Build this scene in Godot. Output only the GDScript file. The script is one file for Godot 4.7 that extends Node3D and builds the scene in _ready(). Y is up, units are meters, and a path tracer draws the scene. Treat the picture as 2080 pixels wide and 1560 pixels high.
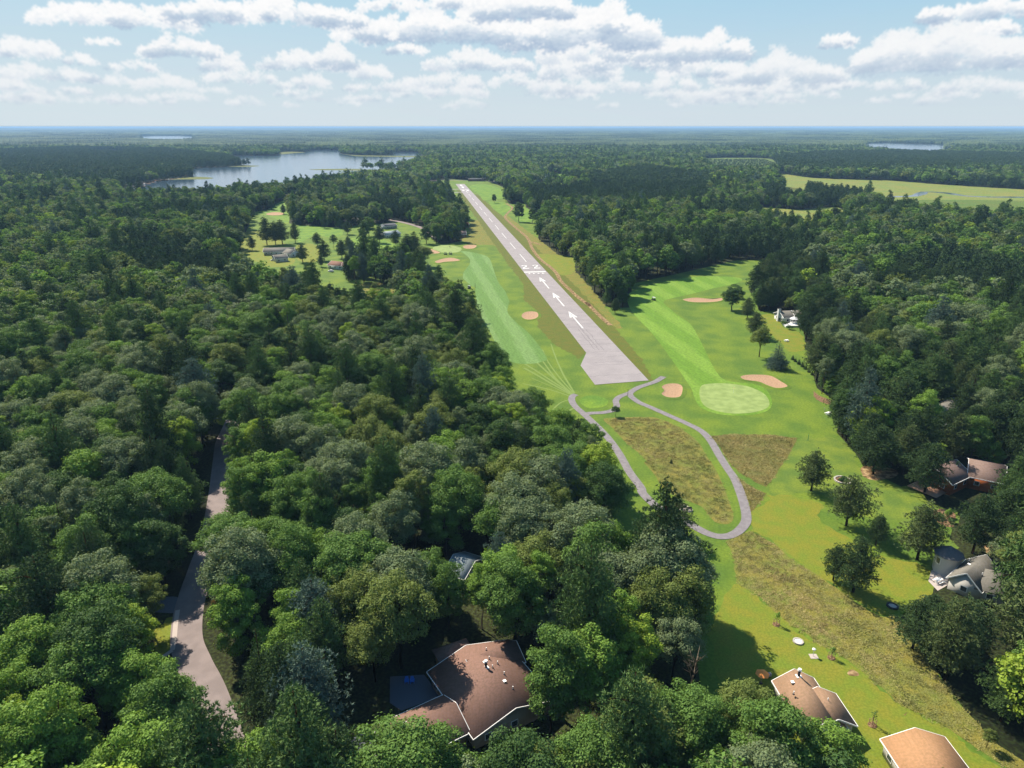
extends Node3D
# Lakeside golf course and airstrip in a northern forest, seen from a drone at 95 m.
# Axes: x right, y up, -z away. All coordinates are metres on the ground.

var taken := {}
var mats := {}
var noise := FastNoiseLite.new()
var clear_map: Image            # 2 m per pixel: what grows where (0 nothing, 1 broadleaf, 2 mixed, 3 pine, 4 plantation, 5 young)
const MX0 := -2600.0
const MZ0 := -4000.0
var landmarks := []

func _ready() -> void:
	# ---------------------------------------------------------------- camera, sky, sun
	var cam := Camera3D.new()
	cam.name = "camera"
	cam.position = Vector3(0, 95.0, 0)
	cam.rotation_degrees.x = -19.9607
	cam.fov = 56.8859
	cam.near = 0.5
	cam.far = 90000.0
	add_child(cam)
	var sun := DirectionalLight3D.new()
	sun.name = "sun"
	sun.light_energy = 1.55
	sun.light_color = Color(1.0, 0.955, 0.88)
	sun.light_angular_distance = 0.5
	sun.shadow_enabled = true
	sun.look_at_from_position(Vector3(-0.46, 0.74, -0.50), Vector3.ZERO)
	add_child(sun)
	var env := Environment.new()
	env.background_mode = Environment.BG_SKY
	env.tonemap_mode = Environment.TONE_MAPPER_LINEAR
	env.tonemap_exposure = 2.15
	env.sdfgi_enabled = true
	env.ssao_enabled = true
	env.ssil_enabled = true
	env.fog_enabled = true
	env.fog_density = 0.000065
	env.fog_light_color = Color(0.66, 0.83, 1.0)
	var pano := PanoramaSkyMaterial.new()
	pano.panorama = ImageTexture.create_from_image(make_sky())
	pano.energy_multiplier = 0.465
	env.sky = Sky.new()
	env.sky.sky_material = pano
	var we := WorldEnvironment.new()
	we.name = "world_environment"
	we.environment = env
	add_child(we)
	noise.seed = 7
	noise.frequency = 0.01
	make_materials()
	# ---------------------------------------------------------------- setting
	make_ground()
	make_runway()
	make_paths()
	make_lakes()
	# ---------------------------------------------------------------- things
	make_houses()
	make_course_things()
	make_garden_things()
	make_lake_things()
	make_forest()
	make_tall_grass()
	make_far_land()

# ==================================================================== small helpers
func numbered(called: String) -> String:
	var n: int = taken.get(called, 0)
	taken[called] = n + 1
	return called if n == 0 else "%s_%03d" % [called, n]

func tag(o: Node, label: String, category: String, group := "") -> void:
	o.set_meta("label", label)
	o.set_meta("category", category)
	if group:
		o.set_meta("group", group)

func thing(called: String, label: String, category: String, at: Vector3, turn := 0.0, group := "") -> Node3D:
	var o := Node3D.new()
	o.name = numbered(called)
	o.position = at
	o.rotation.y = turn
	add_child(o)
	tag(o, label, category, group)
	return o

func part(called: String, m: Mesh, mat: Material, parent: Node, at := Vector3.ZERO, rot := Vector3.ZERO) -> MeshInstance3D:
	var o := MeshInstance3D.new()
	o.name = called
	o.mesh = m
	if mat:
		o.material_override = mat
	o.position = at
	o.rotation = rot
	parent.add_child(o, true)
	return o

func struct(called: String, m: Mesh, mat: Material, parent: Node = null) -> MeshInstance3D:
	var o := MeshInstance3D.new()
	o.name = called if parent else numbered(called)
	o.mesh = m
	o.material_override = mat
	if parent:
		parent.add_child(o, true)
	else:
		add_child(o)
		o.set_meta("kind", "structure")
	return o

func box(w: float, h: float, d: float) -> BoxMesh:
	var b := BoxMesh.new()
	b.size = Vector3(w, h, d)
	return b

func cyl(r0: float, r1: float, h: float, n := 10) -> CylinderMesh:
	var c := CylinderMesh.new()
	c.bottom_radius = r0
	c.top_radius = r1
	c.height = h
	c.radial_segments = n
	c.rings = 1
	return c

func torus(inner: float, outer: float) -> TorusMesh:
	var t := TorusMesh.new()
	t.inner_radius = inner
	t.outer_radius = outer
	t.rings = 20
	t.ring_segments = 8
	return t

func pts(a: Array) -> PackedVector2Array:
	var p := PackedVector2Array()
	for i in a.size() / 2:
		p.append(Vector2(a[i * 2], a[i * 2 + 1]))
	return p

func catmull(a: Vector2, b: Vector2, c: Vector2, d: Vector2, t: float) -> Vector2:
	return 0.5 * (2.0 * b + (c - a) * t + (2.0 * a - 5.0 * b + 4.0 * c - d) * t * t + (3.0 * b - a - 3.0 * c + d) * t * t * t)

func smooth_ring(p: PackedVector2Array, k := 5) -> PackedVector2Array:
	var out := PackedVector2Array()
	var n := p.size()
	for i in n:
		for j in k:
			out.append(catmull(p[(i + n - 1) % n], p[i], p[(i + 1) % n], p[(i + 2) % n], float(j) / k))
	return out

func smooth_line(p: PackedVector2Array, k := 6) -> PackedVector2Array:
	var out := PackedVector2Array()
	var n := p.size()
	for i in n - 1:
		for j in k:
			out.append(catmull(p[maxi(i - 1, 0)], p[i], p[i + 1], p[mini(i + 2, n - 1)], float(j) / k))
	out.append(p[n - 1])
	return out

# a flat sheet at height y; uv in metres along the axis dir
func sheet(p: PackedVector2Array, y: float, dir := Vector2(1, 0)) -> ArrayMesh:
	var st := SurfaceTool.new()
	st.begin(Mesh.PRIMITIVE_TRIANGLES)
	var tri := Geometry2D.triangulate_polygon(p)
	if tri.is_empty():
		print("untriangulated sheet at ", p[0])
	var across := Vector2(-dir.y, dir.x)
	for i in tri.size() / 3:
		var a := p[tri[i * 3]]
		var b := p[tri[i * 3 + 1]]
		var c := p[tri[i * 3 + 2]]
		if (b - a).cross(c - a) < 0.0:
			var s := b
			b = c
			c = s
		for q: Vector2 in [a, b, c]:
			st.set_normal(Vector3.UP)
			st.set_uv(Vector2(q.dot(across), q.dot(dir)))
			st.add_vertex(Vector3(q.x, y, q.y))
	return st.commit()

func ribbon(p: PackedVector2Array, w: float, y: float, wobble := 0.0) -> ArrayMesh:
	var st := SurfaceTool.new()
	st.begin(Mesh.PRIMITIVE_TRIANGLES)
	var ls := PackedVector2Array()
	var rs := PackedVector2Array()
	var along := PackedFloat32Array()
	var run := 0.0
	for i in p.size():
		var d := (p[mini(i + 1, p.size() - 1)] - p[maxi(i - 1, 0)]).normalized()
		var n := Vector2(-d.y, d.x)
		var k := w * 0.5 * (1.0 + wobble * noise.get_noise_2d(p[i].x * 2.0, p[i].y * 2.0))
		var k2 := w * 0.5 * (1.0 + wobble * noise.get_noise_2d(p[i].x * 2.0 + 400.0, p[i].y * 2.0))
		ls.append(p[i] + n * k)
		rs.append(p[i] - n * k2)
		if i > 0:
			run += p[i].distance_to(p[i - 1])
		along.append(run)
	for i in p.size() - 1:
		var q := [[ls[i], 0.0, along[i]], [ls[i + 1], 0.0, along[i + 1]], [rs[i + 1], w, along[i + 1]], [rs[i], w, along[i]]]
		for k in [0, 2, 1, 0, 3, 2]:
			st.set_normal(Vector3.UP)
			st.set_uv(Vector2(q[k][1], q[k][2]))
			st.add_vertex(Vector3(q[k][0].x, y, q[k][0].y))
	return st.commit()

func tube(st: SurfaceTool, a: Vector3, b: Vector3, r0: float, r1: float, n := 6) -> void:
	var d := (b - a).normalized()
	var s := d.cross(Vector3(0.3, 0.1, 1.0) if absf(d.z) < 0.9 else Vector3.RIGHT).normalized()
	var t := d.cross(s)
	for i in n:
		var a0 := TAU * i / n
		var a1 := TAU * (i + 1) / n
		var u0 := s * cos(a0) + t * sin(a0)
		var u1 := s * cos(a1) + t * sin(a1)
		var q := [a + u0 * r0, b + u0 * r1, b + u1 * r1, a + u1 * r0]
		var m := [u0, u0, u1, u1]
		for k in [0, 2, 1, 0, 3, 2]:
			st.set_normal(m[k])
			st.add_vertex(q[k])

func lin(r: float, g: float, b: float) -> Color:
	return Color(r, g, b).linear_to_srgb()

# ==================================================================== materials
func noise_tex(freq: float, lo: Color, hi: Color, sd: int, octaves := 4, size := 512, mid := 0.5) -> ImageTexture:
	var n := FastNoiseLite.new()
	n.seed = sd
	n.noise_type = FastNoiseLite.TYPE_SIMPLEX_SMOOTH
	n.frequency = freq
	n.fractal_octaves = octaves
	var im := n.get_seamless_image(size, size)
	im.convert(Image.FORMAT_RGB8)
	var data := im.get_data()
	var out := PackedByteArray()
	out.resize(data.size())
	var lut := []
	for v in 256:
		var t := smoothstep(mid - 0.38, mid + 0.38, v / 255.0)
		var c := lo.lerp(hi, t)
		lut.append([int(c.r * 255), int(c.g * 255), int(c.b * 255)])
	for i in data.size() / 3:
		var e: Array = lut[data[i * 3]]
		out[i * 3] = e[0]
		out[i * 3 + 1] = e[1]
		out[i * 3 + 2] = e[2]
	return ImageTexture.create_from_image(Image.create_from_data(size, size, false, Image.FORMAT_RGB8, out))

func surface(c: Color, rough := 0.9, fine: Texture2D = null, fine_m := 10.0, coarse: Texture2D = null, coarse_m := 90.0, spec := 0.3) -> StandardMaterial3D:
	var m := StandardMaterial3D.new()
	m.albedo_color = c
	m.roughness = rough
	m.metallic_specular = spec
	if fine:
		m.albedo_texture = fine
		m.uv1_triplanar = true
		m.uv1_world_triplanar = true
		m.uv1_scale = Vector3.ONE / fine_m
	if coarse:
		m.detail_enabled = true
		m.detail_blend_mode = BaseMaterial3D.BLEND_MODE_MUL
		m.detail_albedo = coarse
		m.detail_uv_layer = BaseMaterial3D.DETAIL_UV_2
		m.uv2_triplanar = true
		m.uv2_world_triplanar = true
		m.uv2_scale = Vector3.ONE / coarse_m
	return m

func make_materials() -> void:
	var fine := noise_tex(0.03, Color(0.86, 0.88, 0.84), Color(1, 1, 1), 1, 5)
	var speck := noise_tex(0.12, Color(0.86, 0.86, 0.86), Color(1, 1, 1), 2, 4)
	var patch := noise_tex(0.012, Color(0.78, 0.86, 0.84), Color(1, 0.99, 0.86), 3, 4)
	var dry := noise_tex(0.016, Color(0.88, 0.97, 0.82), Color(1, 0.965, 0.86), 4, 5)
	var tall := noise_tex(0.045, Color(0.66, 0.70, 0.58), Color(1.0, 0.98, 0.92), 5, 6)
	var canopy := noise_tex(0.02, Color(0.6, 0.68, 0.6), Color(1, 1, 0.95), 6, 5)
	var soil := noise_tex(0.03, Color(0.55, 0.5, 0.42), Color(1, 1, 0.95), 8, 5)
	mats.ground = surface(lin(0.042, 0.056, 0.018), 0.95, soil, 14.0, canopy, 420.0)
	mats.rough = surface(lin(0.128, 0.186, 0.023), 0.9, fine, 16.0, patch, 110.0)
	mats.rough_dry = surface(lin(0.158, 0.166, 0.037), 0.9, fine, 12.0, dry, 70.0)
	mats.lawn = surface(lin(0.172, 0.186, 0.026), 0.9, fine, 9.0, dry, 46.0)
	mats.lawn_green = surface(lin(0.145, 0.192, 0.030), 0.9, fine, 11.0, patch, 60.0)
	mats.green = surface(lin(0.216, 0.278, 0.091), 0.85, fine, 70.0)
	mats.fairway_plain = surface(lin(0.146, 0.236, 0.026), 0.88, fine, 20.0, patch, 80.0)
	mats.meadow = surface(lin(0.225, 0.208, 0.068), 0.95, tall, 9.0, dry, 60.0)
	mats.meadow_brown = surface(lin(0.165, 0.138, 0.056), 0.95, tall, 8.0, dry, 50.0)
	mats.marsh = surface(lin(0.235, 0.255, 0.090), 0.95, tall, 60.0, dry, 420.0)
	mats.marsh_green = surface(lin(0.133, 0.183, 0.050), 0.95, tall, 60.0, dry, 300.0)
	mats.margin = surface(lin(0.142, 0.152, 0.036), 0.95, tall, 7.0, dry, 40.0)
	mats.sand = surface(lin(0.415, 0.257, 0.166), 0.95, speck, 5.0, fine, 13.0)
	mats.dirt = surface(lin(0.398, 0.282, 0.166), 0.95, speck, 6.0, soil, 30.0)
	mats.mulch = surface(lin(0.299, 0.191, 0.124), 0.95, speck, 4.0, soil, 9.0)
	mats.asphalt = surface(lin(0.292, 0.264, 0.268), 0.85, speck, 7.0, noise_tex(0.008, Color(0.95, 0.95, 0.955), Color(1, 1, 1), 11, 5), 38.0)
	mats.path = surface(lin(0.225, 0.205, 0.215), 0.85, speck, 4.0, noise_tex(0.02, Color(0.90, 0.90, 0.90), Color(1, 1, 1), 12, 5), 18.0)
	mats.road = surface(lin(0.240, 0.198, 0.192), 0.85, speck, 6.0, noise_tex(0.01, Color(0.91, 0.91, 0.91), Color(1, 1, 1), 13, 5), 25.0)
	mats.drive = surface(lin(0.10, 0.11, 0.13), 0.85, speck, 5.0)
	mats.concrete = surface(lin(0.432, 0.373, 0.340), 0.85, speck, 5.0)
	mats.paint = surface(lin(0.62, 0.62, 0.61), 0.7, speck, 9.0)
	mats.crack = surface(lin(0.10, 0.095, 0.10), 0.9)
	var stripes := Image.create(256, 256, false, Image.FORMAT_RGB8)
	var sn := FastNoiseLite.new()
	sn.seed = 21
	sn.frequency = 0.02
	for y in 256:
		for x in 256:
			var ph := sin(TAU * x / 128.0 + 0.5 * sn.get_noise_2d(x * 0.4, y * 0.4)) 
			var v := 0.90 + 0.075 * smoothstep(-0.5, 0.5, ph) + 0.07 * sn.get_noise_2d(x * 3.0, y * 0.7)
			var k := clampf(v, 0.0, 1.0)
			stripes.set_pixel(x, y, Color(k * (0.93 + 0.05 * smoothstep(-0.5, 0.5, ph)), k, k * (0.86 + 0.12 * smoothstep(-0.5, 0.5, ph))))
	var f := surface(lin(0.149, 0.237, 0.075), 0.88)
	f.albedo_texture = ImageTexture.create_from_image(stripes)
	f.uv1_scale = Vector3(1.0 / 26.0, 1.0 / 60.0, 1)
	f.detail_enabled = true
	f.detail_blend_mode = BaseMaterial3D.BLEND_MODE_MUL
	f.detail_albedo = fine
	f.detail_uv_layer = BaseMaterial3D.DETAIL_UV_2
	f.uv2_triplanar = true
	f.uv2_world_triplanar = true
	f.uv2_scale = Vector3.ONE / 24.0
	mats.fairway = f
	var f2: StandardMaterial3D = f.duplicate()
	f2.albedo_color = lin(0.158, 0.256, 0.030)
	f2.uv1_scale = Vector3(1.0 / 34.0, 1.0 / 60.0, 1)
	mats.fairway_mown = f2
	mats.worn = surface(lin(0.160, 0.222, 0.058), 0.95, fine, 6.0)
	var w := surface(lin(0.030, 0.055, 0.085), 0.12)
	w.metallic_specular = 0.6
	w.normal_enabled = true
	var wn := NoiseTexture2D.new()
	var wnn := FastNoiseLite.new()
	wnn.seed = 5
	wnn.frequency = 0.03
	wn.noise = wnn
	wn.seamless = true
	wn.as_normal_map = true
	wn.bump_strength = 2.0
	w.normal_texture = wn
	w.normal_scale = 0.07
	w.uv1_triplanar = true
	w.uv1_world_triplanar = true
	w.uv1_scale = Vector3(1.0 / 40.0, 1.0 / 40.0, 1.0 / 40.0)
	mats.water = w
	# buildings
	mats.roof_brown = surface(lin(0.225, 0.130, 0.106), 0.9, speck, 2.2, fine, 9.0)
	mats.roof_tan = surface(lin(0.382, 0.212, 0.116), 0.9, speck, 2.2, fine, 9.0)
	mats.roof_rust = surface(lin(0.290, 0.180, 0.120), 0.9, speck, 2.2, fine, 9.0)
	mats.roof_grey = surface(lin(0.195, 0.178, 0.162), 0.9, speck, 2.2, fine, 9.0)
	mats.roof_slate = surface(lin(0.141, 0.141, 0.154), 0.9, speck, 2.2, fine, 9.0)
	mats.roof_pale = surface(lin(0.25, 0.30, 0.32), 0.6, speck, 3.0)
	mats.roof_metal = surface(lin(0.664, 0.664, 0.681), 0.5, speck, 3.0)
	mats.roof_red = surface(lin(0.224, 0.116, 0.087), 0.9, speck, 2.2, fine, 9.0)
	mats.roof_choc = surface(lin(0.225, 0.150, 0.132), 0.75, speck, 3.0, fine, 9.0)
	mats.siding = surface(lin(0.515, 0.498, 0.465), 0.8, speck, 3.0)
	mats.siding_beige = surface(lin(0.365, 0.299, 0.216), 0.8, speck, 3.0)
	mats.siding_white = surface(lin(0.647, 0.647, 0.647), 0.7, speck, 3.0)
	mats.siding_grey = surface(lin(0.282, 0.299, 0.332), 0.8, speck, 3.0)
	mats.log = surface(lin(0.465, 0.141, 0.042), 0.7, speck, 2.0)
	mats.brick = surface(lin(0.26, 0.12, 0.09), 0.9, speck, 2.0)
	mats.trim = surface(lin(0.76, 0.75, 0.73), 0.7)
	mats.glass = surface(lin(0.03, 0.04, 0.05), 0.08, null, 1.0, null, 1.0, 0.6)
	mats.dark = surface(lin(0.03, 0.03, 0.032), 0.7)
	mats.metal = surface(lin(0.55, 0.56, 0.58), 0.4)
	mats.wood = surface(lin(0.34, 0.22, 0.14), 0.85, speck, 1.5)
	mats.deck = surface(lin(0.42, 0.25, 0.17), 0.85, speck, 2.0)
	mats.blue = surface(lin(0.02, 0.16, 0.55), 0.5)
	mats.orange = surface(lin(0.75, 0.26, 0.06), 0.6)
	mats.red = surface(lin(0.45, 0.05, 0.04), 0.6)
	mats.green_paint = surface(lin(0.05, 0.22, 0.09), 0.6)
	mats.skin = surface(lin(0.45, 0.28, 0.2), 0.6)
	mats.cloth_blue = surface(lin(0.06, 0.10, 0.22), 0.9)
	mats.cloth_white = surface(lin(0.7, 0.7, 0.7), 0.9)
	mats.cloth_dark = surface(lin(0.04, 0.04, 0.05), 0.9)
	mats.bark = surface(lin(0.12, 0.095, 0.075), 0.95, soil, 1.2)
	mats.bark_pine = surface(lin(0.17, 0.10, 0.07), 0.95, soil, 1.2)
	mats.bark_pale = surface(lin(0.42, 0.40, 0.36), 0.9, soil, 1.2)
	mats.dead = surface(lin(0.50, 0.46, 0.43), 0.9, soil, 1.2)
	mats.stone = surface(lin(0.42, 0.39, 0.35), 0.9, speck, 1.0)
	mats.canopy = canopy

func leaf_mat(c: Color, through: float, rough := 0.5) -> StandardMaterial3D:
	var m := StandardMaterial3D.new()
	m.albedo_color = c
	m.roughness = rough
	m.metallic_specular = 0.2
	m.vertex_color_use_as_albedo = true
	m.backlight_enabled = through > 0.0
	m.backlight = Color(through, through, through * 0.72)
	return m

# ==================================================================== sky
func make_sky() -> Image:
	var W := 4096
	var Hh := 2048
	var im := Image.create(W, Hh, false, Image.FORMAT_RGBA8)
	# clear air: pale at the horizon, blue above, a little paler towards the sun
	var low := Image.create(272, 1024, false, Image.FORMAT_RGBA8)
	var to_sun := Vector3(-0.46, 0.74, -0.50).normalized()
	for y in 1024:
		var el := PI * 0.5 - PI * (y + 0.5) / 1024.0
		for x in 272:
			var az := TAU * ((x - 8 + 0.5) / 256.0)
			var d := Vector3(sin(az) * cos(el), sin(el), -cos(az) * cos(el))
			var s := maxf(d.dot(to_sun), 0.0)
			var e := maxf(el, 0.0)
			var c := Color(0.825, 0.876, 0.908).lerp(Color(0.640, 0.815, 0.915), smoothstep(0.0, 0.20, e))
			c = c.lerp(Color(0.25, 0.50, 0.78), smoothstep(0.16, 1.0, e))
			c = c.lerp(Color(0.88, 0.93, 0.945), 0.75 * s * s * s)
			low.set_pixel(x, y, c)
	low.resize(W * 272 / 256, Hh, Image.INTERPOLATE_CUBIC)
	im.blit_rect(low, Rect2i(128, 0, W, Hh), Vector2i.ZERO)
	# puffs: soft round tufts of vapour in three tones
	var fn := FastNoiseLite.new()
	fn.seed = 3
	fn.frequency = 0.045
	fn.fractal_octaves = 5
	var puffs := []
	var S := 96
	for tone in 4:
		var row := []
		for v in 6:
			var p := Image.create(S, S, false, Image.FORMAT_RGBA8)
			for y in S:
				for x in S:
					var q := Vector2(x + 0.5 - S / 2.0, y + 0.5 - S / 2.0) / (S / 2.0)
					var n := fn.get_noise_3d(x, y, v * 211.0 + 13.0)
					var n2 := fn.get_noise_3d(x * 2.3 + 77.0, y * 2.3, v * 97.0)
					var a := smoothstep(0.03, 0.42, 1.0 - q.length() + 0.85 * n + 0.35 * n2 - 0.22)
					a *= smoothstep(1.0, 0.8, q.length())
					var lit := clampf(0.62 - 0.55 * q.y + 0.9 * n, 0.0, 1.0)
					var c: Color = [Color(0.955, 0.965, 0.975), Color(0.895, 0.925, 0.955), Color(0.740, 0.805, 0.880), Color(0.610, 0.700, 0.815)][tone]
					var c2: Color = [Color(1, 1, 1), Color(1, 1, 1), Color(0.90, 0.93, 0.96), Color(0.78, 0.84, 0.90)][tone]
					p.set_pixel(x, y, Color(c.lerp(c2, lit), a * [0.94, 0.9, 0.8, 0.78][tone]))
			row.append(p)
		puffs.append(row)
	var rng := RandomNumberGenerator.new()
	rng.seed = 44
	var clouds := []
	# the clouds of the photograph's part of the sky: azimuth, elevation of the base, width, height (degrees), thickness of shade
	for c in SKY_CLOUDS:
		clouds.append([c[0], c[1], c[2], c[3], c[4]])
	# the same field goes on all round
	for i in 420:
		var r := sqrt(rng.randf_range(0.006, 1.0)) * 52000.0
		var az := rng.randf_range(-180.0, 180.0)
		var el := rad_to_deg(atan(1250.0 / r))
		if absf(az) < 41.0 and el < 12.5 and el > 2.6:
			continue
		var w := rad_to_deg(atan(rng.randf_range(700.0, 2600.0) / r))
		clouds.append([az, el, minf(w, 26.0), minf(w, 26.0) * rng.randf_range(0.16, 0.30), rng.randf_range(0.5, 1.0)])
	clouds.sort_custom(func(a, b): return a[1] < b[1])
	var ppd := W / 360.0
	for c in clouds:
		var wide: float = c[2]
		var high: float = c[3]
		var far := clampf((5.2 - c[1]) / 4.2, 0.0, 1.0)     # low clouds are far away, seen through more air
		var n := int(clampf(wide * high * 5.0 + wide * 5.0, 14.0, 130.0))
		var list := []
		for k in n:
			var u := rng.randf_range(-1.0, 1.0)
			var env := pow(maxf(1.0 - u * u, 0.0), 0.55) * (0.55 + 0.75 * absf(fn.get_noise_2d(u * 22.0 + c[0] * 31.0, c[1] * 40.0)) * 1.6)
			var t := pow(rng.randf(), 0.75)
			list.append([u, t * env, rng.randf_range(0.7, 1.25), t, rng.randi() % 6])
		list.sort_custom(func(a, b): return a[3] > b[3])
		for l in list:
			var tone := 0
			var g: float = l[3] + rng.randf_range(-0.16, 0.16)
			if g < 0.23 * c[4]:
				tone = 3
			elif g < 0.40 * c[4]:
				tone = 2
			elif g < 0.55:
				tone = 1
			var size: float = (high * 0.50 + 0.42) * l[2] * (0.75 if l[3] > 0.6 else 1.0)
			var sx := int(size * ppd * 1.55)
			var sy := int(size * ppd * (1.0 if tone < 2 else 0.7))
			if sx < 3 or sy < 2:
				continue
			var p: Image = puffs[tone][l[4]].duplicate()
			p.resize(sx, sy, Image.INTERPOLATE_BILINEAR)
			if far > 0.0:
				fade(p, 1.0 - 0.72 * far, far)
			var px := int((c[0] + l[0] * wide * 0.5 + 360.0) * ppd) % W - sx / 2
			var py := int((90.0 - c[1] - l[1] * high) * ppd) - sy / 2
			for wrap in [0, -W, W]:
				im.blend_rect(p, Rect2i(0, 0, sx, sy), Vector2i(px + wrap, py))
			if l[3] > 0.45 and sx > 12:        # small heads on the crown of the cloud
				for j in 3:
					var small: Image = puffs[0][rng.randi() % 6].duplicate()
					small.resize(maxi(int(sx * 0.36), 2), maxi(int(sx * 0.30), 2), Image.INTERPOLATE_BILINEAR)
					if far > 0.0:
						fade(small, 1.0 - 0.72 * far, far)
					var at := Vector2i(px + int(sx * rng.randf_range(0.1, 0.6)), py + int(sy * rng.randf_range(-0.08, 0.2)))
					for wrap in [0, -W, W]:
						im.blend_rect(small, Rect2i(Vector2i.ZERO, small.get_size()), at + Vector2i(wrap, 0))
	# below the horizon: plain pale air
	im.fill_rect(Rect2i(0, Hh / 2, W, Hh / 2), Color(0.60, 0.68, 0.72))
	return im

func fade(p: Image, alpha: float, far: float) -> void:
	var d := p.get_data()
	for i in d.size() / 4:
		d[i * 4 + 3] = int(d[i * 4 + 3] * alpha)
		d[i * 4] = int(lerpf(d[i * 4], 218.0, 0.45 * far))
		d[i * 4 + 1] = int(lerpf(d[i * 4 + 1], 227.0, 0.45 * far))
		d[i * 4 + 2] = int(lerpf(d[i * 4 + 2], 235.0, 0.45 * far))
	p.set_data(p.get_width(), p.get_height(), false, Image.FORMAT_RGBA8, d)

const SKY_CLOUDS := [[-26.46,6.15,9.60,1.33,0.60],[-17.16,6.68,13.33,1.88,0.90],[-10.49,5.93,3.82,1.25,0.70],[-4.31,5.79,12.84,2.06,1.00],[5.40,5.46,10.70,2.99,1.00],[13.62,4.47,6.34,1.89,1.00],[18.98,2.90,8.35,1.83,0.90],[5.02,3.39,5.26,1.91,0.80],[-2.46,3.93,7.81,1.22,0.70],[-5.22,2.72,6.01,1.10,0.60],[-14.79,3.87,6.47,1.12,0.80],[-12.85,4.03,2.15,1.63,1.10],[-10.67,3.34,3.18,0.98,0.50],[-14.82,2.64,2.58,0.98,0.90],[-22.90,4.45,5.07,1.20,0.90],[-31.80,4.11,3.14,1.20,0.60],[-31.79,2.83,6.88,1.00,0.50],[-28.84,3.80,2.37,0.52,0.30],[-26.11,3.53,2.94,0.51,0.30],[-24.35,2.36,3.97,0.99,0.50],[-20.42,3.69,2.88,0.99,0.60],[-7.73,5.01,3.20,0.74,0.80],[9.04,3.89,7.81,1.69,0.60],[22.73,5.06,2.15,0.90,0.60],[29.09,3.56,10.29,2.53,0.90],[30.66,6.29,6.73,1.09,1.00],[31.62,5.36,1.95,0.96,0.60],[27.13,3.50,6.06,1.01,0.80],[4.05,2.14,2.94,0.85,0.30],[11.96,2.54,3.52,1.06,0.50],[26.88,2.37,2.92,0.76,0.40],[31.40,2.13,4.83,1.01,0.40],[13.63,3.40,5.52,1.13,0.60],[-11.84,1.77,1.77,0.40,0.20],[-8.06,2.13,1.45,0.34,0.30],[16.36,1.73,1.02,0.33,0.20],[24.25,2.55,1.37,0.43,0.30],[-15.46,2.17,3.42,0.33,0.20],[-21.17,2.23,1.76,0.32,0.30],[-29.78,2.07,1.66,0.38,0.30],[-33.21,2.23,2.06,0.85,0.40],[-4.62,1.35,1.11,0.21,0.20],[29.53,1.87,2.23,0.51,0.30],[0.18,2.93,3.30,0.74,0.40],[-27.41,2.66,2.31,0.60,0.30],[-3.37,8.04,4.59,1.19,0.30],[1.07,7.36,6.41,2.03,1.00],[-8.38,7.78,4.69,0.86,0.30],[6.15,4.47,7.89,2.10,0.50],[-19.38,2.99,4.56,0.79,0.30],[19.76,2.57,6.51,0.89,0.40],[21.13,1.97,3.85,0.35,0.20],[-23.68,1.75,3.72,0.38,0.20],[-8.76,2.46,7.18,0.67,0.30],[-27.58,5.00,1.70,0.35,0.20]]

# ==================================================================== ground
func map_fill(p: PackedVector2Array, v: int) -> void:
	var lo := Vector2(INF, INF)
	var hi := -lo
	for q in p:
		lo = lo.min(q)
		hi = hi.max(q)
	var c := Color8(v, v, v)
	var n := p.size()
	for row in range(maxi(int((lo.y - MZ0) / 2.0), 0), mini(int((hi.y - MZ0) / 2.0) + 1, clear_map.get_height())):
		var z := MZ0 + row * 2.0 + 1.0
		var xs := []
		for i in n:
			var a := p[i]
			var b := p[(i + 1) % n]
			if (a.y <= z) != (b.y <= z):
				xs.append(a.x + (z - a.y) / (b.y - a.y) * (b.x - a.x))
		xs.sort()
		for i in xs.size() / 2:
			var x0 := int(round((xs[i * 2] - MX0) / 2.0))
			var x1 := int(round((xs[i * 2 + 1] - MX0) / 2.0))
			if x1 > x0:
				clear_map.fill_rect(Rect2i(x0, row, x1 - x0, 1), c)

func map_line(p: PackedVector2Array, w: float, v: int) -> void:
	for i in p.size() - 1:
		var d := (p[i + 1] - p[i]).normalized()
		var n := Vector2(-d.y, d.x) * w * 0.5
		map_fill(PackedVector2Array([p[i] + n - d, p[i + 1] + n + d, p[i + 1] - n + d, p[i] - n - d]), v)

func map_at(x: float, z: float) -> int:
	var i := int((x - MX0) / 2.0)
	var j := int((z - MZ0) / 2.0)
	if i < 0 or j < 0 or i >= clear_map.get_width() or j >= clear_map.get_height():
		return 1
	return int(round(clear_map.get_pixel(i, j).r * 255.0))

# an uneven outline, as grass and soil have
func ragged(p: PackedVector2Array, amp: float) -> PackedVector2Array:
	var out := PackedVector2Array()
	var n := p.size()
	for i in n:
		var a := p[i]
		var b := p[(i + 1) % n]
		var len := a.distance_to(b)
		var k := clampi(int(len / 2.2), 1, 40)
		var side := (b - a).normalized().orthogonal()
		for j in k:
			var q := a.lerp(b, float(j) / k)
			out.append(q + side * amp * (1.6 * noise.get_noise_2d(q.x * 14.0, q.y * 14.0) + 1.2 * noise.get_noise_2d(q.x * 45.0, q.y * 45.0)))
	return out if not Geometry2D.triangulate_polygon(out).is_empty() else p

func area(called: String, a: Array, y: float, mat: Material, curve := true, grow := 0, dir := Vector2(1, 0)) -> MeshInstance3D:
	var p := pts(a)
	if curve:
		p = smooth_ring(p)
	if called in ["lawn", "meadow", "dry_field", "runway_verge", "marsh", "marsh_green", "bare_ground", "mulch_bed", "sand_spit"]:
		p = ragged(p, 0.9 if called in ["lawn", "dry_field", "runway_verge"] else 0.45)
	if grow >= 0:
		map_fill(p, grow)
	return struct(called, sheet(p, y, dir), mat)



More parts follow.
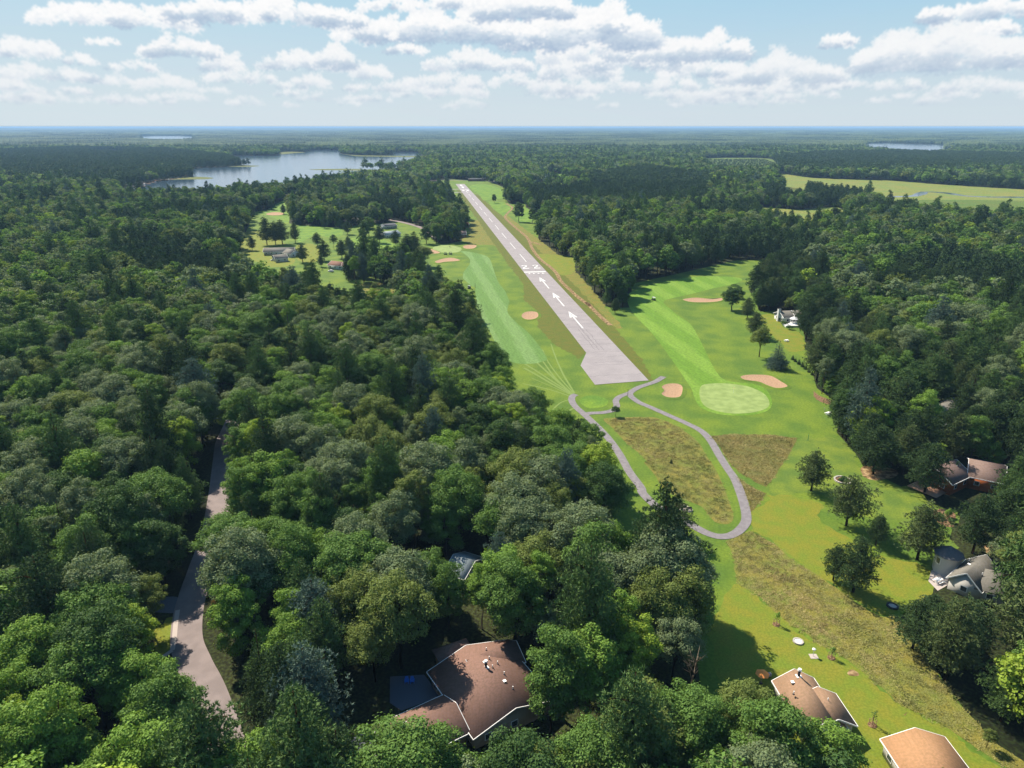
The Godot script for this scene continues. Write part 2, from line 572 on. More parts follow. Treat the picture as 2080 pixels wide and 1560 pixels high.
func make_ground() -> void:
	clear_map = Image.create(2600, 2000, false, Image.FORMAT_L8)
	clear_map.fill(Color8(1, 1, 1))
	# what grows where, before the clearings are cut
	map_fill(pts([759.3,-2186.1,1084.1,-2621.2,1440.1,-2742,1658.4,-2408.4,1120.1,-1615.5,792.7,-1544.3,630.9,-1460.5,577.8,-1615.5]), 4)
	map_fill(pts([147.1,-1374.2,300.3,-1669.3,365,-1374.2,263.5,-982.7,232.1,-880.9,153.1,-847.8,98.1,-904.4]), 4)
	map_fill(pts([19.7,-1080.4,68.3,-1098.2,147.9,-1155,228.7,-1313,159.2,-903.7,136.2,-856.7,86.5,-868,28,-845.6]), 4)
	map_fill(pts([372.3,-1109.9,544.2,-1146.8,440.8,-916.6,396.4,-880.9,317.3,-916.6]), 4)
	map_fill(pts([252.5,-474,318.3,-520.2,343,-447.2,310.3,-370,283.3,-363.4,211.4,-391.2]), 4)
	map_fill(pts([-1951.4,-2840.2,-1869.3,-3250.7,-1407.9,-3031.7,-774.8,-2155.9,-682.2,-1882.2,-639.5,-1473.8,-670.7,-1359.5,-614.2,-1145.1,-783.3,-1243.4,-975.9,-1403.1]), 4)
	map_fill(pts([-147.2,-1217.9,-99.1,-1175.3,-72.5,-1014.5,-47.7,-834.8,-42.8,-766.3,-77.9,-775.4,-93,-757.3]), 2)
	map_fill(pts([141.5,-328.3,171.7,-328.3,165.2,-299,166.9,-276.4,184.2,-267.3,196.3,-254.7,177.1,-207.3,131.1,-144.4,114.1,-152.5,110.4,-171.1,103,-186.5,106.2,-213.1,114,-250.7]), 3)
	map_fill(pts([110.3,-155,130.7,-158,139.3,-134.8,98.3,-85,80.7,-84.3,79.2,-88.7,78.3,-95.7,78.6,-102.5,79.3,-110.6,79.9,-121.1,91.8,-130.2]), 3)
	map_fill(pts([164.8,-461.4,196.7,-461.4,173.9,-373.1,162.4,-328.9,150.6,-310.2,134.7,-310.2,142.1,-337,161.2,-378.1,148.9,-383.2,134.7,-378.1]), 3)
	map_fill(pts([-53.4,-476.5,-26.5,-416.9,-4,-273.3,0,-235.7,-14.9,-250.7,-36.5,-315,-52.9,-392.1]), 2)
	map_fill(pts([-91.3,-171.1,-92.7,-206.3,-81.6,-173.9,-75,-144.9,-77.7,-133.3]), 2)
	map_fill(pts([-52.7,-109.8,-29.6,-107.2,-19.8,-92.1,-18.2,-72.8,-34.1,-65.8]), 7)
	map_fill(pts([-94.2,-133.3,-83.8,-138.9,-67.5,-107.2,-73,-98.6]), 2)
	map_fill(pts([-7.8,-115.4,9.3,-124.6,7.8,-98.6,-1.6,-90.1]), 2)
	map_fill(pts([-118.5,-101,-73,-98.6,-58.9,-95.3,-45.2,-80.8,-35.4,-54.3,-83.5,-54.3]), 6)
	struct("ground", sheet(PackedVector2Array([Vector2(-42000, 800), Vector2(42000, 800), Vector2(42000, -46000), Vector2(-42000, -46000)]), 0.0), mats.ground)
	# open golf land, right and along the runway
	area("rough_grass", [-158.3,-1313,-140.6,-1366.1,-117.4,-1423.6,-100.8,-1394.2,-82.5,-1394.2,-44.6,-1352.4,-23.3,-1263.7,-9.8,-1196.3,-7.5,-999.3,-3.6,-949.2,17.5,-956,17,-856.7,26.6,-840.2,40.1,-834.8,35,-775.4,27.9,-723.5,22,-625,23.7,-574.2,29.8,-556.5,47.7,-549.2,48.3,-537.4,42.4,-485.2,42.4,-443.2,46.4,-410.3,51.5,-389.1,46.2,-400,55.1,-386.4,66.9,-386.4,76.8,-450.4,117.8,-487,169.8,-535.7,202.7,-537.5,205,-520.2,146.9,-433.1,135.4,-377.2,148,-380.6,143.7,-336.3,132.8,-307.3,135.1,-297.7,122.5,-272.4,117.9,-257.3,117.8,-256.7,119.1,-238.4,107.2,-214.5,106.2,-198.4,104.1,-188.3,110.8,-173.7,110.3,-169.6,107.2,-165.2,107.7,-157.3,110.9,-155.5,110.3,-154.5,103.4,-145.2,96.4,-138.4,91.6,-129.9,80.1,-121.1,79.3,-110.6,78.6,-102.5,78.4,-95.9,79.1,-88.5,81.3,-85.2,86,-79.1,84.7,-68.5,61.2,-68.5,59.2,-77.5,45.2,-80.8,39.4,-86.2,33.9,-92.1,34,-101,35,-108.5,35.2,-115.4,35,-125.5,31.9,-128.3,26.1,-131.8,22.7,-146.6,25.1,-165.8,22.1,-184.2,14.4,-197.3,7.3,-214,0.9,-226.6,-6,-250.7,-13.4,-286.1,-21.5,-331.6,-28.8,-386.3,-41.3,-416.9,-54.6,-430.5,-75.3,-496.2,-82.5,-530.1,-68.3,-502.2,-59.7,-503.2,-53.5,-494,-63,-609.3,-55.2,-616.1,-39.5,-637.3,-45.2,-675.8,-46.1,-728.3,-67.2,-860.6,-79.6,-961.3,-95.3,-1067.6,-133,-1129.7,-158.2,-1224.4], 0.02, mats.rough, false)
	# open land between the houses left of the runway
	area("rough_grass", [-306.7,-860.6,-297.1,-880.4,-307.1,-945.5,-316,-1020.7,-299.5,-1048.3,-276.2,-961.3,-270.7,-887.2,-232.5,-752.5,-210.4,-733,-191.2,-726.4,-173.8,-720.8,-164.2,-705.5,-157.3,-742.6,-136.5,-747.5,-131.8,-757.5,-119.1,-767.8,-90.4,-714.4,-70.2,-637.3,-61.4,-614.7,-51.7,-493.1,-59.6,-502.2,-68.2,-501.3,-83.3,-532.7,-77.2,-485.1,-61.7,-359.5,-74.9,-354.6,-84.4,-369.8,-92.1,-380.6,-99.6,-380.6,-110.7,-395,-121.7,-404.2,-127.8,-410.5,-132.1,-410.5,-141.9,-413.7,-159.3,-430.5,-186.8,-476.5,-241.2,-637.3,-266.4,-728.3], 0.025, mats.rough, false)
	for a in [[65,-1519.2,92.7,-1579.2,108.7,-1561.1,91.8,-1313,71,-1300.3,65.9,-1394.2], [22.5,-1240.4,44.9,-1313,58,-1263.7,51.9,-1145.2,30.4,-1125.9], [71.1,-1217.9,84.2,-1240.4,93.8,-1155,87,-1089.2,67.8,-1116.5], [105.1,-1275.7,121.2,-1229.1,141.3,-1185.7,132.1,-1135.5,112.6,-1175.3,103.2,-1229.1], [-3.8,-1648,8.1,-1648,7.7,-1553.9,-2.4,-1536.4], [466.4,-1709.9,500.1,-1709.9,511.8,-1615.5,491.8,-1558.1,441.2,-1615.5]]:
		area("far_fairway", a, 0.04, mats.fairway_plain)
	area("far_fairway", [-302.4,-847.8,-294.9,-873.7,-304.6,-937.8,-312.4,-1011.7,-297.8,-1038.9,-277.1,-961.3,-268.2,-873.7,-234.6,-757.5,-256.7,-789.1,-280,-823.4], 0.05, mats.fairway_plain)
	area("far_fairway", [-216.6,-728.3,-200.4,-733,-171.3,-709.9,-158.1,-667.7,-165.8,-652.2,-183.4,-667.7,-184.5,-623,-198.3,-659.9], 0.05, mats.fairway_plain)
	area("far_fairway", [-146.9,-637.3,-129.2,-659.9,-106.2,-623,-85.6,-589.9,-69.3,-589.9,-71.1,-554.3,-90.3,-554.3,-121.4,-565.7], 0.05, mats.fairway_plain)
	area("far_fairway", [-71.8,-1240.4,-50,-1287.9,-24.2,-1217.9,-11,-1135.5,-11.5,-1030.3,-27.7,-1014.5,-39.1,-999.3,-48.5,-1080.4], 0.05, mats.fairway_plain)
	area("far_fairway", [-32.8,-984.5,-9.4,-970,-0.1,-903.7,-9.8,-814.1,-23.2,-891.5], 0.05, mats.fairway_plain, false)
	area("far_fairway", [5.8,-891.5,17.9,-903.7,26.6,-840.2,38.6,-829.6,19.8,-766.3,10.6,-757.3,2.9,-814.1], 0.05, mats.fairway_plain)
	area("dry_field", [-99,-443,-90.6,-452.4,-77.3,-448.6,-71,-412.1,-85.7,-410.5], 0.05, mats.meadow)
	area("dry_field", [-43.9,-757.5,-34.9,-728.3,-18.1,-659.9,-17.2,-623,-36.5,-623,-44.9,-637.3,-40.6,-675.8], 0.045, mats.meadow)
	area("dry_field", [-44,-766.3,-30.3,-766.3,-9.8,-613,-20.7,-610.1,-39.6,-619,-36.8,-692.5], 0.046, mats.meadow)
	area("dry_field", [verge(-150, 12), verge(-150, 20), verge(-60, 26), verge(40, 30), verge(150, 28), verge(300, 24), verge(400, 20), verge(400, 11)].reduce(func(a, b): return a + b, []), 0.046, mats.meadow, false)
	area("lawn", [21.6,-563.9,47.7,-549.2,47.7,-535.1,42.4,-489,33.8,-477.7,27.2,-504.9,21.6,-539.7], 0.05, mats.lawn)
	area("lawn", [-182,-602.7,-174.1,-616.1,-158.9,-589.9,-146.2,-532.7,-154.1,-527.5,-165.9,-543.3], 0.05, mats.lawn)
	area("lawn", [-242.9,-630.1,-237.4,-648.4,-220.8,-633.7,-205.3,-589.9,-211.7,-577.5,-222.1,-589.9], 0.05, mats.lawn)
	# dry verges of the runway
	area("runway_verge", [verge(-196, -13), verge(-170, -20), verge(-140, -22), verge(-110, -17), verge(-80, -20), verge(-40, -14), verge(60, -15), verge(300, -14), verge(600, -14), verge(690, -13), verge(690, -7), verge(-186, -7)].reduce(func(a, b): return a + b, []), 0.047, mats.margin, false)
	area("runway_verge", [verge(-225, 8), verge(600, 7), verge(600, 13), verge(300, 17), verge(0, 19), verge(-120, 17), verge(-200, 14), verge(-228, 10)].reduce(func(a, b): return a + b, []), 0.047, mats.margin, false)
	# left hole
	area("fairway", [-41.8,-576.8,-34.3,-574.2,-26,-563.9,-19.7,-553,-16.3,-535.1,-13.5,-504.9,-9.2,-458.1,-4.4,-429.2,-1.6,-402.1,-1.9,-394.8,-2.3,-374.5,2.5,-353.8,8,-335.1,11.6,-318.1,14.5,-300.5,15.2,-292.7,13.1,-289.8,10,-287.2,4.5,-286.5,-0.3,-289.2,-4.1,-296.8,-6.5,-307.3,-9.6,-329.3,-14.3,-354.4,-19.2,-381.5,-21.5,-412.7,-23.7,-448.9,-24,-440,-31.1,-461.6,-33.1,-474,-33.3,-492.9,-31.1,-519.6,-32.5,-542.1,-38,-563.9], 0.06, mats.fairway, true, 0, Vector2(-0.16, -0.987))
	area("putting_green", [-65.9,-596.2,-58.8,-609.3,-47.8,-602.7,-41.8,-589.9,-43.5,-571.5,-53.1,-568.6,-61.9,-577.5], 0.07, mats.green)
	area("tee_grass", [24.9,-243.6,27.4,-248,31.7,-248.7,35,-245,35,-240.7,32.5,-237.2,28.2,-235.9,25.7,-238.6], 0.06, mats.fairway_plain)
	# right hole
	area("fairway", [72.9,-426,107,-463.6,131.7,-474,149.2,-471.1,151.8,-462.9,142.8,-449.7,127.6,-437.9,107.8,-420.3,91.1,-406.6,87.1,-398.7,87.1,-389.9,88.7,-371.1,91.2,-352.1,89.9,-331.6,87.3,-307.3,85,-286.1,84.1,-274.1,84.5,-267.3,88.5,-263.4,94,-262.3,97.5,-255.7,95.7,-243,91.4,-234.3,85,-230,77,-229.2,71.2,-231.4,67.7,-237.2,68,-246.8,69.1,-255.7,69.2,-268.4,69.3,-282.4,69.1,-300.4,68.9,-320.5,68.1,-339.9,66.5,-357.6,65.8,-389.9], 0.06, mats.fairway_mown, true, 0, Vector2(0.18, 0.98))
	area("putting_green", [72.6,-256.7,75.4,-260.9,81.6,-262.3,87.7,-260.9,92.5,-257.7,95.2,-250.7,94.6,-243,91.8,-236.6,85.7,-232.2,78.8,-230.9,72.9,-233.1,69.7,-238.4,70.1,-246.8], 0.08, mats.green)
	# pale lines worn into the turf where carts leave the path
	var rng := RandomNumberGenerator.new()
	rng.seed = 61
	for e in [[23,-250.2,17.8,-265.3,12.2,-283.1,7.2,-298.8], [22.6,-251,16,-264.5,9.1,-279.3,3.3,-290.7], [23.4,-251,19.6,-267,15.5,-288.8,13.8,-307.3], [22.2,-249.5,15.2,-258.8,7.7,-268.7], [21.8,-248,13.9,-255.6,4.2,-262], [23.7,-251.3,21.4,-268.7,19.3,-290.7,18.1,-316.3], [22.8,-250.7,17.4,-268.7,13.1,-290.7], [22.5,-249.8,16.4,-260.4,10.1,-272.2,5,-281.2], [21.8,-245,17.3,-240.7,12.7,-229.9], [22.7,-236.6,19.8,-232.5,18.1,-222.3]]:
		struct("worn_track", ribbon(smooth_line(pts(e)), rng.randf_range(0.35, 0.9), 0.055 + 0.001 * rng.randf(), 0.7), mats.worn)
	# bunkers
	for b in BUNKERS:
		bunker(b)
	# lawns and rough meadows near the houses
	area("lawn", [131.7,-366.6,140.1,-369.8,137.5,-351.2,137.2,-339.7,141.4,-337,137.9,-321.2,132.3,-306.7,124.9,-304.4,125,-316.3,126.6,-339.7], 0.04, mats.lawn)
	area("lawn", [70.5,-172.2,78.2,-171.1,83.2,-166.1,78.9,-160,82.6,-149.3,84.2,-143,88.2,-143,95.7,-137.2,90.5,-128.8,80.5,-122.5,76.8,-121.8,72.3,-128.4,69.3,-135.2,67.9,-137.6,65.3,-143.5,62.8,-150.7,60.1,-155,62.3,-162.1,69.3,-169.8], 0.04, mats.lawn)
	area("lawn", [70.5,-173.7,92.5,-208.7,97.8,-210.1,104.4,-210.1,105.9,-199,103,-187.7,110.5,-173.2,107.2,-165.2,99.4,-159.5,90.8,-161.4,90.3,-171.1,81,-173.2], 0.035, mats.lawn_green)
	area("lawn", [49,-131.7,52.1,-128.4,54.7,-122.8,57.4,-116.3,60.1,-112.7,62.6,-109.2,64.8,-105.4,66.4,-100.7,68.1,-96.8,70.5,-94.5,72.8,-92.3,74.5,-89.3,76.7,-84.8,84.8,-77.5,63.7,-72.8,60.1,-79.1,46.5,-84.3,40.7,-90.1,37.1,-97.5,37.9,-107.2,39.6,-115.4,43.6,-124.6], 0.04, mats.lawn)
	area("meadow", [31.6,-226,37.7,-227.3,47.7,-227.9,52.5,-224.8,57.5,-216.9,56.8,-216.8,59.4,-208.7,59.8,-196.4,60,-186.5,59.3,-176.4,58.3,-167.1,57.3,-160.5,55.1,-157.3,52.4,-157.7,51.2,-160.5,50.3,-166.1,46.2,-170.1,42.3,-175.3,41.4,-184.2,39.7,-192.6,41,-191,39.6,-197.8,36.5,-206.2,33.9,-217.5], 0.05, mats.meadow)
	area("meadow", [64.3,-211.3,72.4,-213.5,84.3,-212.8,92.4,-210.1,88.7,-203.1,81,-191.4,75.4,-183.1,71.4,-177.1,69.6,-178.8,67.8,-182.3,66.2,-185.7,65.5,-190.2,65.3,-197.1,65.4,-205.8], 0.05, mats.meadow_brown, false)
	area("meadow", [64.5,-183.6,65.9,-179.4,68.5,-175.3,70.3,-173,65.9,-167.1,62.1,-162.3,63.5,-167.6,64,-173.2], 0.05, mats.meadow_brown, false)
	area("meadow", [52.2,-149.3,59.3,-154.2,62.6,-150,65.1,-142.9,67.7,-137,69.1,-134.7,72.1,-127.9,74.3,-123,76.4,-121,79.9,-121.1,79.3,-110.6,78.6,-102.5,78.4,-95.9,79.1,-88.5,81.3,-85.2,86,-79.1,83.5,-80.8,77.7,-84.3,74.6,-89.5,72.9,-92.5,70.6,-94.7,68.2,-97.1,66.5,-101,64.9,-105.6,62.8,-109.5,60.2,-113,57.5,-116.6,54.8,-123.1,52.2,-128.8,49.7,-132.5,51.6,-140.5], 0.05, mats.meadow, false)
	area("dry_field", [48.4,-250.7,55.4,-253.3,51.2,-235.7,47.2,-233.4], 0.03, mats.rough)
	# marsh on the right, a young plantation, far clearings
	area("marsh", [567.1,-1572,589.6,-1460.5,645.8,-1401.8,707.3,-1374.2,750.6,-1273.5,820.5,-1174.1,846.4,-1109.9,547,-705.2,517.8,-728.3,474.3,-736.3,455.7,-779.2,455.8,-817,437.7,-837.3,449.5,-880.9,478,-997,461.3,-1058.6,449.6,-1146.8,458.4,-1264.2], 0.03, mats.marsh)
	area("marsh_green", [544.4,-982.7,597,-1005.8,696.3,-991.2,748.1,-977,552.6,-712.7,523.3,-736.3,479.3,-744.5,466.1,-797.7], 0.05, mats.marsh_green)
	area("marsh", [299,-892.5,329.7,-899.6,348.4,-880.9,406.6,-904.4,338.8,-728.3,296,-690.5,262.7,-676.4,256.6,-728.3], 0.03, mats.marsh)
	area("marsh", [427.1,-1166.2,471.1,-1194.4,409.8,-1011.7,367.5,-982.7], 0.03, mats.marsh)
	area("young_plantation", [599.4,-2329.5,804.3,-2376.3,733.2,-2059.1,577.8,-1615.5,496.1,-1572,460.2,-1669.3], 0.03, mats.marsh_green)
	struct("creek", ribbon(smooth_line(pts([541,-1048.9,590.4,-1068.5,635.1,-1128.1,657.7,-1117.1,660.4,-1068.5,681.6,-1048.9,731.1,-1042.5,787.3,-1030])), 14.0, 0.08, 0.6), mats.marsh_creek if mats.has("marsh_creek") else mats.water)
	map_fill(pts([-113.1,-464.2,-106,-489.5,-79.7,-485.1,-72.7,-460.2,-74.1,-448.6,-85.3,-444.9,-100.9,-444.9]), 2)
	# clearings round the houses
	for a in [[-124.5,-240.5,-118.7,-243.8,-115,-256,-104.4,-261.6,-99.9,-256,-96.9,-240.5,-95,-219.5,-113.9,-232.6], [-145.5,-283.9,-128.9,-283.9,-122.2,-267.3,-138.2,-269.3], [-71.7,-116.4,-69.3,-120.7,-65.5,-110.9,-67.5,-108.3], [-217.6,-659.9,-256.2,-692.5,-232.9,-602.7,-178.6,-512.7,-162.9,-532.7], [137.2,-203.1,152.1,-201.5,151.2,-197.7,135.4,-197.7]]:
		area("lawn", a, 0.03, mats.lawn, true, -1)
	area("lawn", [106.7,-175.1,113.9,-175.7,112.5,-167.9,116.5,-163.4,112.7,-157,106.5,-156.5,107.3,-147.7,103.9,-145.4,97.7,-147.2,97.1,-151], 0.045, mats.lawn_green, true)
	area("mulch_bed", [110.3,-163.4,113.4,-164.8,115.3,-162.8,112,-156.5,109.3,-156.7,109,-159.1], 0.06, mats.mulch, true)
	area("mulch_bed", [115.4,-254.3,115.6,-247.7,120.3,-241.1,118.2,-237.9,114.3,-241.1,112.8,-245.8], 0.06, mats.mulch, true)
	area("bare_ground", [114,-147.2,117.9,-148.1,120.4,-144.9,116.4,-139.2,113.7,-140.1,112.9,-143.6], 0.06, mats.dirt, true)
	area("bare_ground", [103.5,-188.7,109,-189.7,112.5,-187.7,111.4,-183.8,104.8,-181,101.7,-182.9], 0.055, mats.dirt, true)
	area("driveway", [-71.8,-127.4,-78.1,-126.6,-80.1,-125.6,-78.4,-122.8,-73.9,-122.3,-69.6,-122.5], 0.08, mats.drive, true)
	area("driveway", [-26.4,-89.4,-23.1,-91,-21,-87.4,-18.7,-81.5,-24,-81.5], 0.08, mats.drive, true)
	area("patio", [-22.4,-104,-16.2,-104.5,-12.6,-99.3,-19.1,-95.9,-21.4,-97.7], 0.08, mats.drive, false)
	area("driveway", [114.3,-138.8,117.9,-139.2,120,-138.4,117.7,-135.1,113.4,-135.9], 0.08, mats.concrete, false)
	area("patio", [95.4,-137.1,98.3,-138.4,97.9,-134.6,95.8,-131.5,92.6,-129.6,92.5,-133.1], 0.09, mats.concrete, false)
	for a in [[62.3,-105.2,63.1,-105.5,63.6,-105.1,63.5,-104.5,62.6,-104.3,62.2,-104.6], [67.3,-95.5,68,-95.7,68.2,-95.3,67.6,-94.9,67.1,-95]]:
		area("bare_ground", a, 0.06, mats.dirt, true, -1)

func verge(s: float, v: float) -> Array:
	var q := strip(s, v)
	return [q.x, q.y]

const BUNKERS := [
	[5.1,-368.1,6.9,-374.5,10.4,-376.7,13.5,-374.5,14,-367.5,12.3,-361.5,8.5,-359.2,5.9,-362.1],
	[58,-257.7,61,-260.9,64.9,-260.9,65.9,-257.1,63.5,-248.7,61.4,-246.2,58,-246.4,56.4,-249.7,58.1,-253.6],
	[92.2,-269.6,97,-271.8,104.1,-270.7,106.2,-264.1,106.8,-258.1,102,-256.3,99.5,-259.4,97.3,-263.6,92.8,-265.6],
	[100,-405.7,108,-409.5,115.9,-406.7,122.9,-408.5,121.4,-402.4,113.7,-398.3,104.2,-398.3,100.3,-402],
	[-41.2,-599.5,-37.7,-607.3,-30.8,-606,-30.1,-597.5,-32.5,-588.6,-38.6,-588.6],
	[-70.8,-589.9,-64.4,-582.4,-57.6,-568.6,-60.5,-563.9,-64.8,-566.8],
	[-57.4,-528.6,-52.6,-540.6,-46.3,-544.4,-39.5,-535.3,-41.5,-530.6,-49.5,-527.5,-54.5,-522.5],
	[-284,-837.9,-280.5,-851.6,-269.2,-847.8,-262.2,-829.3,-268,-821,-278.6,-825.7],
	[-316.8,-1020.7,-313.7,-1033.4,-303.9,-1011.7,-306.6,-997.8],
]

# a bunker: sand in a shallow bowl below a rounded grass lip
func bunker(a: Array) -> void:
	var p := smooth_ring(pts(a))
	map_fill(p, 0)
	var c := Vector2.ZERO
	for q in p:
		c += q
	c /= p.size()
	var st := SurfaceTool.new()
	st.begin(Mesh.PRIMITIVE_TRIANGLES)
	var n := p.size()
	var rings := [[1.0, 0.34], [0.96, 0.30], [0.84, 0.14], [0.55, 0.10], [0.0, 0.10]]
	st.set_smooth_group(0)
	for k in rings.size() - 1:
		for i in n:
			var q := []
			for e in [[k, i], [k + 1, i], [k + 1, (i + 1) % n], [k, (i + 1) % n]]:
				var w: Vector2 = c + (p[e[1]] - c) * rings[e[0]][0]
				q.append(Vector3(w.x, rings[e[0]][1], w.y))
			var flip: bool = (q[1] - q[0]).cross(q[2] - q[0]).y < 0.0
			for j in ([0, 1, 2, 0, 2, 3] if not flip else [0, 2, 1, 0, 3, 2]):
				st.add_vertex(q[j])
	st.index()
	st.generate_normals()
	var o := struct("bunker", st.commit(), mats.sand)
	# the lip
	var lip := SurfaceTool.new()
	lip.begin(Mesh.PRIMITIVE_TRIANGLES)
	for i in n:
		var q := []
		for e in [[1.0, 0.345, i], [1.0, 0.345, (i + 1) % n], [1.0, 0.08, (i + 1) % n], [1.0, 0.08, i]]:
			var d: Vector2 = p[e[2]] - c
			var out: float = 0.0 if e[1] > 0.2 else 1.7
			var w: Vector2 = p[e[2]] + d.normalized() * out
			q.append(Vector3(w.x, e[1], w.y))
		var flip: bool = (q[1] - q[0]).cross(q[2] - q[0]).y < 0.0
		for j in ([0, 1, 2, 0, 2, 3] if not flip else [0, 2, 1, 0, 3, 2]):
			lip.add_vertex(q[j])
	lip.index()
	lip.generate_normals()
	struct("grass_lip", lip.commit(), mats.rough, o)

# ==================================================================== runway
# a point on the runway: s metres beyond the threshold bar, v metres to the right of its centre line
func strip(s: float, v: float) -> Vector2:
	return Vector2(15.91, -489.24) + Vector2(-0.13269, -0.99116) * s + Vector2(0.99116, -0.13269) * v

func strip_poly(a: Array) -> PackedVector2Array:
	var p := PackedVector2Array()
	for i in a.size() / 2:
		p.append(strip(a[i * 2], a[i * 2 + 1]))
	return p

func make_runway() -> void:
	var out := strip_poly([808, -7.8, 808, 7.8, -227, 8.4, -229, -14.0, -205, -14.3, -188, -7.8])
	map_fill(out, 0)
	var way := struct("runway", sheet(out, 0.14), mats.asphalt)
	var paint: Material = mats.paint
	struct("threshold_bar", sheet(strip_poly([-1.4, -7.6, 1.4, -7.6, 1.4, 7.6, -1.4, 7.6]), 0.16), paint, way)
	# the number 22, read from this end
	for v0: float in [-4.15, 3.95]:
		var line := []
		for q in [[22.6, -1.75], [24.6, -0.9], [25.3, 0.1], [24.4, 1.3], [22.6, 1.55], [20.6, 1.0], [18.0, -0.4], [15.6, -1.5], [13.9, -1.9]]:
			line.append_array([q[0], v0 + q[1]])
		struct("numeral", ribbon(smooth_line(strip_poly(line)), 0.95, 0.16), paint, way)
		struct("numeral", sheet(strip_poly([12.6, v0 - 2.3, 14.7, v0 - 2.3, 14.7, v0 + 2.2, 12.6, v0 + 2.2]), 0.162), paint, way)
	for v: float in [-4.8, -1.7, 1.5, 4.6]:
		struct("arrowhead", sheet(strip_poly([-3.4, v, -7.4, v - 0.9, -6.6, v - 0.2, -7.2, v + 0.9]), 0.16), paint, way)
	for s0: float in [-18.9, -66.0, -112.6]:
		struct("arrow", sheet(strip_poly([s0 - 9, -0.34, s0 - 35, -0.34, s0 - 35, 0.34, s0 - 9, 0.34]), 0.16), paint, way)
		struct("arrow", sheet(strip_poly([s0, 0, s0 - 13.4, -2.1, s0 - 13.4, -1.0, s0 - 5.5, 0, s0 - 13.4, 1.0, s0 - 13.4, 2.1]), 0.163), paint, way)
	for k in 11:
		var s0 := 39.5 + 59.0 * k
		struct("centre_dash", sheet(strip_poly([s0, -0.24, s0 + 35, -0.24, s0 + 35, 0.24, s0, 0.24]), 0.16), paint, way)
	struct("threshold_bar", sheet(strip_poly([689, -7.2, 692, -7.2, 692, 7.2, 689, 7.2]), 0.16), paint, way)
	for v0: float in [-3.4, 3.4]:
		struct("numeral", sheet(strip_poly([666, v0 - 1.6, 680, v0 - 1.6, 680, v0 + 1.6, 666, v0 + 1.6]), 0.16), paint, way)
	for s0: float in [718, 760]:
		struct("arrow", sheet(strip_poly([s0 + 35, 0, s0 + 20, -2.2, s0, -0.5, s0, 0.5, s0 + 20, 2.2]), 0.16), paint, way)
	# sealed cracks over the near end
	var rng := RandomNumberGenerator.new()
	rng.seed = 9
	for k in 22:
		var s: float = rng.randf_range(-224, -120) if k < 16 else rng.randf_range(-120, 40)
		var line := []
		var v := -7.5
		if s < -207:
			v = -13.8
		var along := k % 4 == 3
		if along:
			v = rng.randf_range(-5, 5)
		var n := 12
		for i in n:
			if along:
				line.append_array([s + i * 3.2, v + rng.randf_range(-0.4, 0.4)])
			else:
				var vv: float = lerpf(v, 7.9, float(i) / (n - 1))
				if s + 2.0 < -226:
					vv = minf(vv, 7.0)
				line.append_array([s + rng.randf_range(-0.7, 0.7), vv])
		struct("crack", ribbon(strip_poly(line), 0.16, 0.15), mats.crack, way)
	for s0: float in [700, 640]:
		struct("taxiway", ribbon(strip_poly([s0, -7.6, s0 - 4, -22, s0 - 8, -36]), 7.0, 0.12), mats.asphalt)
		map_line(strip_poly([s0, -8, s0 - 8, -36]), 9.0, 0)

# ==================================================================== paths and roads
func track(called: String, a: Array, w: float, y: float, mat: Material, cut := 0.0) -> MeshInstance3D:
	var p := smooth_line(pts(a))
	map_line(p, w + cut, 0)
	return struct(called, ribbon(p, w, y, 0.08), mat)

